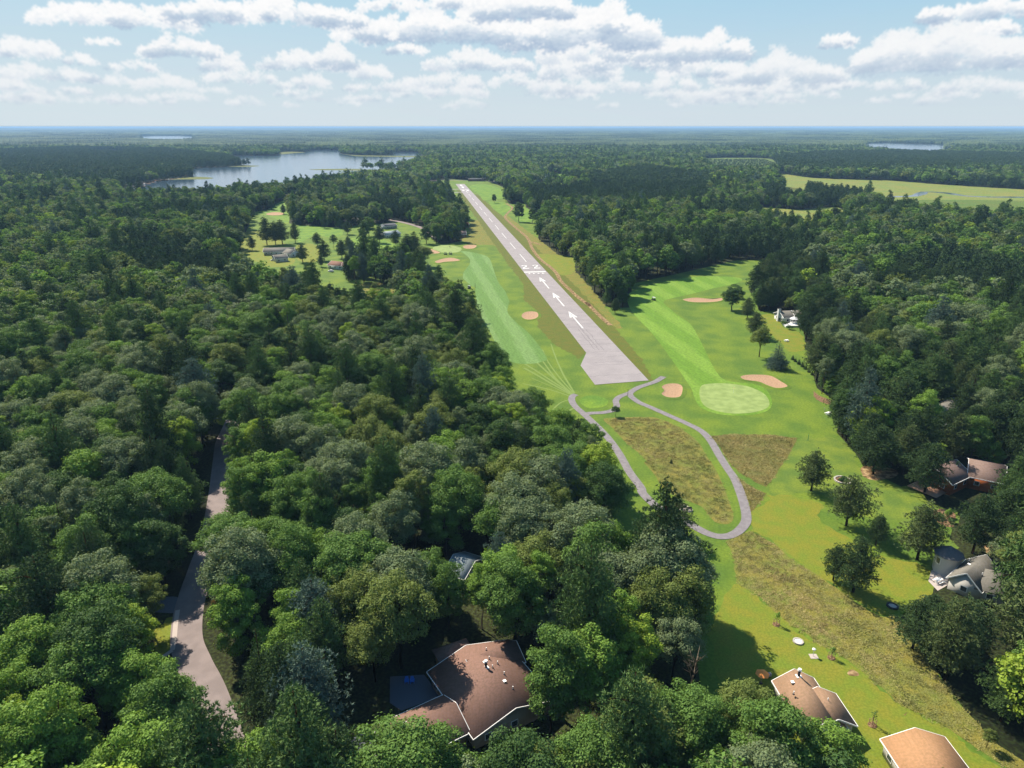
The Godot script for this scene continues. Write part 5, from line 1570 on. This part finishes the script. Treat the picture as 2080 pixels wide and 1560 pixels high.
const MIX := {
	1: [["oak", 42], ["maple", 25], ["aspen", 16], ["white_pine", 13], ["spruce", 4]],
	2: [["white_pine", 34], ["oak", 28], ["maple", 18], ["spruce", 12], ["aspen", 8]],
	3: [["red_pine", 70], ["white_pine", 12], ["maple", 10], ["oak", 5], ["spruce", 3]],
	7: [["white_pine", 72], ["maple", 18], ["spruce", 10]],
	4: [["red_pine", 92], ["aspen", 5], ["oak", 3]],
	5: [["spruce", 1]],
	6: [["maple", 82], ["oak", 12], ["aspen", 6]],
}
const LEAF_TONES := {
	"oak": [["grey_green", 38], ["dark", 16], ["mid", 26], ["olive", 20]],
	"maple": [["mid", 36], ["bright", 38], ["dark", 11], ["yellow", 8], ["olive", 7]],
	"aspen": [["mid", 36], ["bright", 22], ["grey_green", 20], ["yellow", 10], ["olive", 12]],
	"white_pine": [["pine", 35], ["pine_light", 55], ["blue", 10]],
	"red_pine": [["pine", 45], ["pine_light", 25], ["pine_olive", 30]],
	"spruce": [["pine", 55], ["blue", 25], ["pine_light", 20]],
}
const KIND_WORD := {"oak": "oak", "maple": "maple", "aspen": "aspen", "white_pine": "white pine", "red_pine": "red pine", "spruce": "spruce"}

func in_frame(p: Vector3) -> bool:
	var pitch := deg_to_rad(19.9607)
	var d := p - Vector3(0, 95.0, 0)
	var f := -d.z * cos(pitch) - d.y * sin(pitch)
	var u := d.y * cos(pitch) - d.z * -sin(pitch) * -1.0
	u = d.y * cos(pitch) + (-d.z) * sin(pitch)
	return f > 1.0 and absf(d.x / f) < 0.735 and absf(u / f) < 0.555

func make_forest() -> void:
	make_protos()
	for c in get_children():
		if c.has_meta("proto"):
			c.remove_meta("proto")
			part("trunk", protos.spruce[0].trunk, mats.bark_pine, c)
			part("crown", protos.spruce[0].crown, leaf("spruce", "pine"), c)
	var rng := RandomNumberGenerator.new()
	rng.seed = 77
	var singles := []      # trees that get a node of their own
	var rest := {}
	for k in KINDS:
		rest[k] = [PackedFloat32Array(), PackedFloat32Array(), PackedFloat32Array()]
	# trees standing on their own
	var lone_map := []
	for l in LONE:
		var s: float = l[3] / {"oak": 15.6, "maple": 16.4, "aspen": 16.6, "white_pine": 19.0, "red_pine": 16.4, "spruce": 13.0}[l[2]]
		var wide: float = s * l[4]
		singles.append({"kind": l[2], "v": rng.randi() % 3, "p": Vector3(l[0], 0, l[1]), "turn": rng.randf() * TAU, "s": Vector3(wide, s, wide), "tone": l[5], "lone": true, "d": Vector2(l[0], l[1]).length() * 0.3, "b": 0})
		lone_map.append(Vector3(l[0], l[1], 3.0 * s))
	var band := [[-55.0, -360.0, 7.7], [-360.0, -1150.0, 8.0], [-1150.0, -3300.0, 10.0]]
	for b in 3:
		var step: float = band[b][2]
		var z: float = band[b][0]
		var row := 0
		while z > band[b][1]:
			row += 1
			var half := -z * 0.80 + 45.0
			var x := -half + (row % 2) * step * 0.5
			while x < half:
				x += step
				var px := x + rng.randf_range(-0.42, 0.42) * step
				var pz := z + rng.randf_range(-0.42, 0.42) * step
				var g := map_at(px, pz)
				if g == 0:
					continue
				if b == 0:
					var near := false
					for q: Vector3 in lone_map:
						if absf(q.x - px) < q.z and absf(q.y - pz) < q.z:
							near = true
							break
					if near:
						continue
				var n := noise.get_noise_2d(px * 1.6, pz * 1.6)
				var n2 := noise.get_noise_2d(px * 0.5 + 900.0, pz * 0.5)
				if g == 1 and b > 0 and n2 > 0.26:
					g = 4
				var kind := pick(rng, MIX[g])
				var tone := pick(rng, LEAF_TONES[kind])
				if g == 6 and kind == "maple":
					tone = pick(rng, [["bright", 76], ["mid", 20], ["yellow", 4]])
				if n > 0.25 and kind == "oak":
					tone = "grey_green" if rng.randf() < 0.7 else tone
				if g == 4:
					tone = "pine"
				var s := rng.randf_range(0.78, 1.28) * (1.0 + 0.12 * n)
				var wide := s * rng.randf_range(0.88, 1.14)
				if kind == "oak" or kind == "maple":
					wide *= 1.06
				elif kind == "white_pine" or kind == "spruce":
					s *= rng.randf_range(1.0, 1.3)
				if g == 4:
					wide *= 0.86
					s *= 0.95
				if g == 5:
					s = rng.randf_range(0.25, 0.4)
					wide = s
				if b == 2:
					wide *= 1.25
				var turn := rng.randf() * TAU
				if b == 0 or (b == 1 and z > -520.0):
					singles.append({"kind": kind, "v": rng.randi() % 3, "p": Vector3(px, 0, pz), "turn": turn, "s": Vector3(wide, s, wide), "tone": tone, "lone": false, "d": Vector2(px, pz).length(), "b": b})
				else:
					put_copy(rest[kind][b], px, pz, wide, s, turn, tone, rng)
			z -= step * 0.88
	# younger trees under and between the tall ones
	for i in 1500:
		var pz := -62.0 - 330.0 * sqrt(rng.randf())
		var px := rng.randf_range(-1.0, 1.0) * (-pz * 0.80 + 30.0)
		var g := map_at(px, pz)
		if g == 0:
			continue
		var kind := pick(rng, [["oak", 30], ["maple", 40], ["aspen", 14], ["white_pine", 16]])
		var s := rng.randf_range(0.42, 0.68)
		put_copy(rest[kind][0], px, pz, s * 1.15, s, rng.randf() * TAU, pick(rng, LEAF_TONES[kind]), rng)
	# the 300 of each kind that show largest stand as trees of their own
	var counts := {}
	singles.sort_custom(func(a, b): return a.d < b.d)
	var own := []
	for t in singles:
		var seen: bool = in_frame(t.p + Vector3(0, 13.0 * t.s.y, 0))
		if t.lone or (seen and counts.get(t.kind, 0) < 290):
			counts[t.kind] = counts.get(t.kind, 0) + 1
			own.append(t)
		else:
			put_copy(rest[t.kind][t.b], t.p.x, t.p.z, t.s.x, t.s.y, t.turn, t.tone, rng)
	name_trees(own)
	for k in KINDS:
		var wood := Node3D.new()
		wood.name = {"oak": "oak_woodland", "maple": "maple_woodland", "aspen": "aspen_woodland", "white_pine": "white_pine_woodland", "red_pine": "red_pine_woodland", "spruce": "spruce_woodland"}[k]
		wood.set_meta("kind", "stuff")
		add_child(wood)
		tag(wood, {"oak": "mass of oak crowns farther off in the woods", "maple": "mass of maple crowns farther off in the woods", "aspen": "mass of slender aspen crowns farther off in the woods", "white_pine": "mass of white pines farther off in the woods", "red_pine": "dark mass of red pine stands farther off", "spruce": "scattered far spruces in the woods"}[k], "woodland")
		for b in 3:
			var buf: PackedFloat32Array = rest[k][b]
			if buf.is_empty():
				continue
			var mesh: ArrayMesh = protos[k][0].bands[b].duplicate()
			var pine: bool = k in ["white_pine", "red_pine", "spruce"]
			mesh.surface_set_material(0, leaf_mat(Color.WHITE, 0.42 if pine else 0.80, (0.55 if pine else 0.48) if b == 0 else 0.8))
			if mesh.get_surface_count() > 1:
				mesh.surface_set_material(1, mats.bark_pine if pine else mats.bark)
			var mm := MultiMesh.new()
			mm.transform_format = MultiMesh.TRANSFORM_3D
			mm.use_colors = true
			mm.mesh = mesh
			mm.instance_count = buf.size() / 16
			mm.buffer = buf
			var mi := MultiMeshInstance3D.new()
			mi.name = ["near_trees", "middle_trees", "far_trees"][b]
			mi.multimesh = mm
			mi.set_meta("kind", "stuff")
			wood.add_child(mi)

func put_copy(buf: PackedFloat32Array, x: float, z: float, wide: float, high: float, turn: float, tone: String, rng: RandomNumberGenerator) -> void:
	var c := cos(turn) * wide
	var s := sin(turn) * wide
	var t: Array = TONES[tone]
	var k := rng.randf_range(0.82, 1.18)
	buf.append_array([c, 0, s, x, 0, high, 0, 0, -s, 0, c, z, t[1] * k, t[2] * k, t[3] * k, 1])

func nth(n: int) -> String:
	var w := ["", "second ", "third ", "fourth ", "fifth ", "sixth ", "seventh ", "eighth ", "ninth ", "tenth "]
	if n < w.size():
		return w[n]
	var e := "th"
	var k := n + 1
	if k % 100 < 11 or k % 100 > 13:
		e = {1: "st", 2: "nd", 3: "rd"}.get(k % 10, "th")
	return "%d%s " % [k, e]

# every tree is told from the others of its kind and colour by how near it stands to a landmark
func name_trees(own: Array) -> void:
	var sets := {}
	for t in own:
		var best := 0
		for i in landmarks.size():
			if Vector2(t.p.x, t.p.z).distance_to(landmarks[i][0]) < Vector2(t.p.x, t.p.z).distance_to(landmarks[best][0]):
				best = i
		t.mark = best
		t.away = Vector2(t.p.x, t.p.z).distance_to(landmarks[best][0])
		var key := "%s %s %d" % [t.kind, TONES[t.tone][0], best]
		if not sets.has(key):
			sets[key] = []
		sets[key].append(t)
	for key in sets:
		sets[key].sort_custom(func(a, b): return a.away < b.away)
		for i in sets[key].size():
			sets[key][i].nth = i
	for t in own:
		var label := "%s %s, %snearest to %s" % [TONES[t.tone][0], KIND_WORD[t.kind], nth(t.nth), landmarks[t.mark][1]]
		var group: String = "lone trees on the open grass" if t.lone else {"oak": "oaks in the near woods", "maple": "maples in the near woods", "aspen": "aspens in the near woods", "white_pine": "white pines in the near woods", "red_pine": "red pines in the near woods", "spruce": "spruces in the near woods"}[t.kind]
		plant(t.kind, t.v, t.p, t.turn, t.s, t.tone, label, "tree", group)

# ==================================================================== tall grass, far land
func make_tall_grass() -> void:
	var rng := RandomNumberGenerator.new()
	rng.seed = 31
	var v := PackedVector3Array()
	var c := PackedColorArray()
	var ix := PackedInt32Array()
	for i in 34:
		var a := rng.randf() * TAU
		var r := sqrt(rng.randf()) * 0.75
		var p := Vector3(cos(a) * r, 0, sin(a) * r)
		var lean := rand_dir(rng) * 0.35
		var tip := p + Vector3(lean.x, rng.randf_range(0.35, 0.75), lean.z)
		var side := Vector3(rng.randf_range(-1, 1), 0, rng.randf_range(-1, 1)).normalized() * 0.07
		var k := rng.randf_range(0.75, 1.2)
		ix.append_array([v.size(), v.size() + 1, v.size() + 2])
		v.append_array([p - side, p + side, tip])
		c.append_array([Color(k, k, k), Color(k, k, k), Color(k, k, k)])
	var arr := []
	arr.resize(Mesh.ARRAY_MAX)
	arr[Mesh.ARRAY_VERTEX] = v
	arr[Mesh.ARRAY_COLOR] = c
	arr[Mesh.ARRAY_INDEX] = ix
	var m := ArrayMesh.new()
	m.add_surface_from_arrays(Mesh.PRIMITIVE_TRIANGLES, arr)
	m.surface_set_material(0, leaf_mat(Color.WHITE, 0.6, 0.8))
	var buf := PackedFloat32Array()
	for f in MEADOWS:
		var p := pts(f[0])
		var lo := p[0]
		var hi := p[0]
		for q in p:
			lo = lo.min(q)
			hi = hi.max(q)
		var n := int((hi.x - lo.x) * (hi.y - lo.y) * 1.2)
		for i in n:
			var q := Vector2(rng.randf_range(lo.x, hi.x), rng.randf_range(lo.y, hi.y))
			var g := noise.get_noise_2d(q.x * 9.0, q.y * 9.0)
			if not Geometry2D.is_point_in_polygon(q, p):
				continue
			var h := rng.randf_range(0.2, 0.45) * (1.0 + 0.5 * g)
			var w := rng.randf_range(0.7, 1.4)
			var a := rng.randf() * TAU
			var dry := clampf(0.45 + 0.8 * noise.get_noise_2d(q.x * 7.0 + 70.0, q.y * 7.0) + 0.5 * noise.get_noise_2d(q.x * 1.5, q.y * 1.5) + f[1], 0.0, 1.0)
			var col := Color(0.23, 0.24, 0.075).lerp(Color(0.35, 0.285, 0.12), dry) * rng.randf_range(0.8, 1.2)
			buf.append_array([cos(a) * w, 0, sin(a) * w, q.x, 0, h, 0, 0.04, -sin(a) * w, 0, cos(a) * w, q.y, col.r, col.g, col.b, 1])
	var mm := MultiMesh.new()
	mm.transform_format = MultiMesh.TRANSFORM_3D
	mm.use_colors = true
	mm.mesh = m
	mm.instance_count = buf.size() / 16
	mm.buffer = buf
	var mi := MultiMeshInstance3D.new()
	mi.name = "tall_grass"
	mi.multimesh = mm
	mi.set_meta("kind", "stuff")
	tag(mi, "tall dry grass in the unmown meadows by the cart path", "grass")
	add_child(mi)

const MEADOWS := [
	[[32,-225.4,37.6,-226.7,47.6,-227.3,52.3,-224.1,57.4,-216.3,56.6,-216.1,59,-208,59.4,-195.8,59.5,-186,59,-176.4,57.9,-167.1,56.9,-160.5,55.2,-157.7,52.5,-158.2,51.3,-160.9,50.4,-166.6,46.4,-170.6,42.4,-175.8,41.8,-184.8,40,-193.3,41,-191.5,39.7,-198.3,36.5,-206.7,34.1,-217.5], -0.15],
	[[64.5,-211,72.4,-213.2,84.2,-212.5,92,-209.8,88.5,-203.1,80.8,-191.4,75.2,-183.1,71.5,-177.5,69.7,-179.1,68.1,-182.5,66.6,-186,65.7,-190.2,65.5,-197.1,65.5,-205.6], 0.25],
	[[64.7,-183.3,66,-179.1,68.4,-175,69.9,-172.8,65.9,-167.3,62.4,-162.8,63.6,-167.6,64.1,-173.2], 0.2],
	[[52.3,-148.8,59.2,-153.8,62.5,-149.6,64.9,-142.5,67.5,-136.7,68.9,-134.3,72,-127.6,74.2,-122.7,76.2,-120.7,79.8,-121,79.2,-110.5,78.6,-102.4,78.4,-95.8,79,-88.4,81.2,-85.2,86,-79.1,77.8,-84.4,74.6,-89.6,72.9,-92.6,70.7,-94.8,68.3,-97.2,66.6,-101.1,65,-105.7,62.8,-109.6,60.3,-113.1,57.6,-116.8,54.8,-123.3,52.3,-128.9,49.9,-132.6,51.8,-140.5], 0.05],
]

func make_far_land() -> void:
	var rng := RandomNumberGenerator.new()
	rng.seed = 5
	# a piece of closed canopy 64 m across
	var st := SurfaceTool.new()
	st.begin(Mesh.PRIMITIVE_TRIANGLES)
	for i in 7:
		for j in 7:
			var c := Vector3((i - 3.0) * 9.6 + rng.randf_range(-3, 3), rng.randf_range(6.0, 10.5), (j - 3.0) * 9.6 + rng.randf_range(-3, 3))
			var r := rng.randf_range(5.0, 7.6)
			var high := rng.randf_range(5.0, 8.0)
			var k := rng.randf_range(0.75, 1.25)
			for ring in 3:
				for a in 7:
					var q := []
					for e in [[ring, a], [ring, a + 1], [ring + 1, a + 1], [ring + 1, a]]:
						var f: float = [1.0, 0.86, 0.5, 0.0][e[0]]
						var y: float = [-6.0, 0.1, 0.72, 1.0][e[0]]
						var ang: float = TAU * e[1] / 7.0
						q.append(c + Vector3(cos(ang) * r * f, y * high if e[0] > 0 else -6.0, sin(ang) * r * f))
					for t in [0, 2, 1, 0, 3, 2]:
						st.set_color(Color(k, k, k))
						st.add_vertex(q[t])
	st.generate_normals()
	var mesh := st.commit()
	mesh.surface_set_material(0, leaf_mat(Color.WHITE, 0.0, 0.8))
	var waters := []
	for a in [[-3803.9,-7626.7,-3949.1,-8173.4,-3588.5,-8173.4,-3206.5,-7626.7,-2272.9,-5439.3,-2138.7,-4857.3,-2338.9,-4963.6,-2711.8,-5439.3], [2092.5,-4494.2,2309.5,-4668.7,2348.9,-4494.2,2385.4,-4332.1,2420.6,-4133.2,1674.9,-2828.9,1458.9,-2583.2,1427.5,-2660.3,1406.1,-2828.9,1503.3,-3238.6], [-1761.3,-3115.7,-1743.3,-3204.4,-1616,-3115.7,-1353.2,-2608.9,-1418.2,-2578.9,-1552.2,-2736.3]]:
		waters.append(pts(a))
	var buf := PackedFloat32Array()
	var z := -3270.0
	while z > -13500.0:
		var step := 62.0 if z > -7000.0 else 78.0
		var half := -z * 0.78 + 100.0
		var x := -half
		while x < half:
			x += step
			var px := x + rng.randf_range(-8, 8)
			var pz := z + rng.randf_range(-8, 8)
			var wet := false
			for w in waters:
				if Geometry2D.is_point_in_polygon(Vector2(px, pz), w):
					wet = true
					break
			if wet:
				continue
			var n := noise.get_noise_2d(px * 0.16, pz * 0.16)
			var n2 := noise.get_noise_2d(px * 0.9 + 500.0, pz * 0.9)
			var dark := smoothstep(-0.12, 0.3, n)
			var col := Color(0.090, 0.122, 0.042).lerp(Color(0.034, 0.058, 0.028), dark) * (1.0 + 0.35 * n2)
			var a := rng.randf() * TAU
			var w := step / 60.0 * 1.05
			var h := rng.randf_range(0.8, 1.15) + 0.35 * n
			buf.append_array([cos(a) * w, 0, sin(a) * w, px, 0, h, 0, far_height(px, pz), -sin(a) * w, 0, cos(a) * w, pz, col.r, col.g, col.b, 1])
		z -= step * 0.95
	var mm := MultiMesh.new()
	mm.transform_format = MultiMesh.TRANSFORM_3D
	mm.use_colors = true
	mm.mesh = mesh
	mm.instance_count = buf.size() / 16
	mm.buffer = buf
	var mi := MultiMeshInstance3D.new()
	mi.name = "distant_forest"
	mi.multimesh = mm
	mi.set_meta("kind", "stuff")
	tag(mi, "far forest reaching to the horizon beyond the lakes", "forest")
	add_child(mi)
	# low hills up to the horizon
	var hs := SurfaceTool.new()
	hs.begin(Mesh.PRIMITIVE_TRIANGLES)
	var rows := 64
	var cols := 150
	var grid := []
	for j in rows + 1:
		var dist := 12800.0 * pow(42000.0 / 12800.0, float(j) / rows)
		for i in cols + 1:
			var az := lerpf(-0.80, 0.80, float(i) / cols)
			var gx := sin(az) * dist
			var gz := -cos(az) * dist
			var y := 14.0 + 10.0 * noise.get_noise_2d(gx * 0.3, gz * 0.3) + far_height(gx, gz) + 6.0 * noise.get_noise_2d(gx * 1.7, gz * 1.7)
			grid.append(Vector3(gx, y if j > 0 else -5.0, gz))
	for j in rows:
		for i in cols:
			var a := j * (cols + 1) + i
			for k in [a, a + cols + 1, a + cols + 2, a, a + cols + 2, a + 1]:
				hs.add_vertex(grid[k])
	hs.index()
	hs.generate_normals()
	struct("hills", hs.commit(), surface(lin(0.052, 0.080, 0.034), 0.95, mats.canopy, 900.0, mats.canopy, 5200.0))

func far_height(x: float, z: float) -> float:
	var d := Vector2(x, z).length()
	return smoothstep(3500.0, 9000.0, d) * 10.0 * (1.0 + noise.get_noise_2d(x * 0.05, z * 0.05)) + smoothstep(8000.0, 24000.0, d) * 38.0 * maxf(0.0, 0.35 + 0.9 * noise.get_noise_2d(x * 0.022 + 300.0, z * 0.022))

const LONE := [
	[83.0, -174.8, "red_pine", 12.6, 1.25, "pine_olive"],
	[84.6, -156.5, "red_pine", 14.5, 1.2, "pine_olive"],
	[87.7, -147.5, "red_pine", 8.8, 1.1, "pine"],
	[94.5, -141.5, "red_pine", 15.5, 1.25, "pine_olive"],
	[74.0, -129.2, "red_pine", 14, 1.15, "pine"],
	[71.5, -133.5, "red_pine", 9.5, 1.1, "pine"],
	[105.0, -184.8, "red_pine", 16, 1.2, "pine"],
	[113.4, -184.8, "red_pine", 16, 1.1, "pine_olive"],
	[113.1, -172.6, "red_pine", 16, 1.15, "pine"],
	[107.4, -208.1, "red_pine", 15, 1.15, "pine"],
	[111.5, -205.7, "red_pine", 16, 1.15, "pine"],
	[113.5, -199.0, "red_pine", 16, 1.1, "pine"],
	[111.6, -221.6, "red_pine", 15, 1.1, "pine"],
	[139.1, -198.0, "red_pine", 17, 0.9, "pine"],
	[140.2, -197.4, "red_pine", 17, 0.9, "pine"],
	[142.9, -195.3, "red_pine", 18, 0.9, "pine"],
	[144.1, -194.8, "red_pine", 18, 0.9, "pine"],
	[120.8, -380.1, "maple", 14.8, 1.35, "dark"],
	[123.4, -361.4, "red_pine", 12, 1.2, "pine_olive"],
	[116.1, -326.8, "red_pine", 13, 1.25, "pine_olive"],
	[108.4, -296.4, "oak", 13, 1.0, "olive"],
	[110.5, -280.5, "spruce", 12.6, 1.35, "blue"],
	[136.7, -381.3, "white_pine", 15, 1.0, "pine"],
	[141.1, -379.2, "white_pine", 17, 0.95, "pine"],
	[117.1, -250.7, "aspen", 15, 1.0, "grey_green"],
	[55.6, -372.7, "red_pine", 9, 1.1, "pine"],
	[36.1, -228.3, "oak", 3.6, 1.25, "dark"],
	[47.7, -191.8, "spruce", 1.9, 1.0, "pine"],
	[77.2, -88.2, "oak", 3.6, 0.9, "olive"],
	[39.7, -150.2, "red_pine", 12, 1.2, "pine_olive"],
	[77.5, -111.5, "red_pine", 12, 1.25, "pine"],
	[78.9, -108.1, "red_pine", 13, 1.2, "pine"],
	[85.3, -114.2, "red_pine", 9, 1.2, "pine_olive"],
	[84.6, -108.4, "red_pine", 14, 1.2, "pine"],
	[83.4, -116.6, "red_pine", 9, 1.2, "pine"],
	[-164.0, -601.4, "red_pine", 12, 1.2, "pine"],
	[-141.1, -532.7, "red_pine", 16, 1.15, "pine"],
	[-129.9, -542.2, "red_pine", 15, 1.15, "pine"],
	[-146.5, -586.7, "aspen", 12, 1.3, "dark"],
	[-131.0, -571.5, "red_pine", 13.5, 1.0, "pine_olive"],
	[-153.9, -671.7, "red_pine", 13, 1.2, "pine"],
	[-176.4, -737.8, "spruce", 13, 1.3, "pine_light"],
	[-185.8, -714.4, "red_pine", 12, 1.0, "pine"],
	[-184.4, -726.4, "maple", 11, 1.1, "mid"],
	[-106.1, -551.5, "aspen", 14, 1.4, "mid"],
	[-131.8, -638.7, "maple", 17, 1.0, "dark"],
	[-131.4, -659.9, "maple", 18, 1.2, "mid"],
	[-114.7, -619.5, "red_pine", 16, 1.2, "pine"],
	[-97.8, -601.4, "red_pine", 14, 1.1, "pine"],
	[-78.6, -535.3, "white_pine", 20, 1.3, "pine"],
	[-75.9, -554.3, "white_pine", 19, 1.2, "pine"],
	[-111.1, -532.7, "red_pine", 12, 1.3, "pine_olive"],
	[-118.2, -554.3, "red_pine", 10, 1.1, "pine_olive"],
	[-63.1, -510.2, "oak", 14, 1.25, "olive"],
	[-78.0, -508.8, "spruce", 4.5, 1.0, "pine"],
	[-65.8, -621.6, "maple", 17, 1.25, "mid"],
	[-58.7, -631.5, "spruce", 11, 1.2, "pine"],
	[-47.1, -621.6, "red_pine", 13, 1.1, "pine"],
	[-73.6, -614.7, "maple", 16, 1.2, "dark"],
	[-84.2, -426.3, "maple", 6, 1.2, "olive"],
	[-155.6, -526.5, "red_pine", 14, 1.2, "pine_olive"],
	[-188.4, -621.6, "white_pine", 18, 1.0, "pine"],
	[-208.6, -608.0, "white_pine", 24, 1.1, "pine"],
	[-197.0, -612.7, "white_pine", 21, 1.3, "pine"],
	[-202.1, -610.7, "white_pine", 20, 1.1, "pine"],
	[-211.8, -580.6, "red_pine", 12, 1.1, "pine"],
	[-262.6, -833.0, "red_pine", 12, 1.1, "pine"],
	[-298.4, -884.5, "maple", 14, 1.2, "dark"],
	[-291.1, -880.4, "maple", 13, 1.2, "dark"],
	[-137.2, -507.9, "red_pine", 9, 1.1, "pine"],
	[-63.9, -719.0, "maple", 11, 1.3, "mid"],
	[-23.5, -960.2, "maple", 12, 1.0, "dark"],
	[-123.3, -1247.3, "maple", 12, 1.2, "dark"],
	[-110.9, -1247.3, "maple", 14, 1.2, "dark"],
	[-110.7, -1417.6, "maple", 10, 1.2, "dark"],
	[-0.8, -953.3, "maple", 18, 1.1, "dark"],
	[7.3, -764.5, "maple", 21, 1.0, "dark"],
	[21.2, -753.0, "maple", 16, 1.0, "dark"],
	[-8.1, -977.2, "maple", 15, 1.1, "dark"],
	[15.0, -977.2, "maple", 16, 1.2, "mid"],
	[52.6, -1366.1, "maple", 12, 1.2, "mid"],
	[69.7, -1275.7, "maple", 14, 1.2, "mid"],
	[80.2, -1263.7, "maple", 12, 1.2, "mid"],
	[-55.0, -115.4, "maple", 12, 0.9, "russet"],
	[-80.2, -131.5, "maple", 17, 1.15, "mid"],
	[-91.5, -147.0, "maple", 10, 0.6, "russet"],
	[-217.4, -382.9, "maple", 13, 0.55, "red"],
	[-218.5, -369.8, "maple", 11, 0.4, "orange"],
	[-61.6, -315.0, "maple", 12, 0.9, "orange"],
	[203.4, -452.4, "maple", 11, 0.8, "orange"],
]
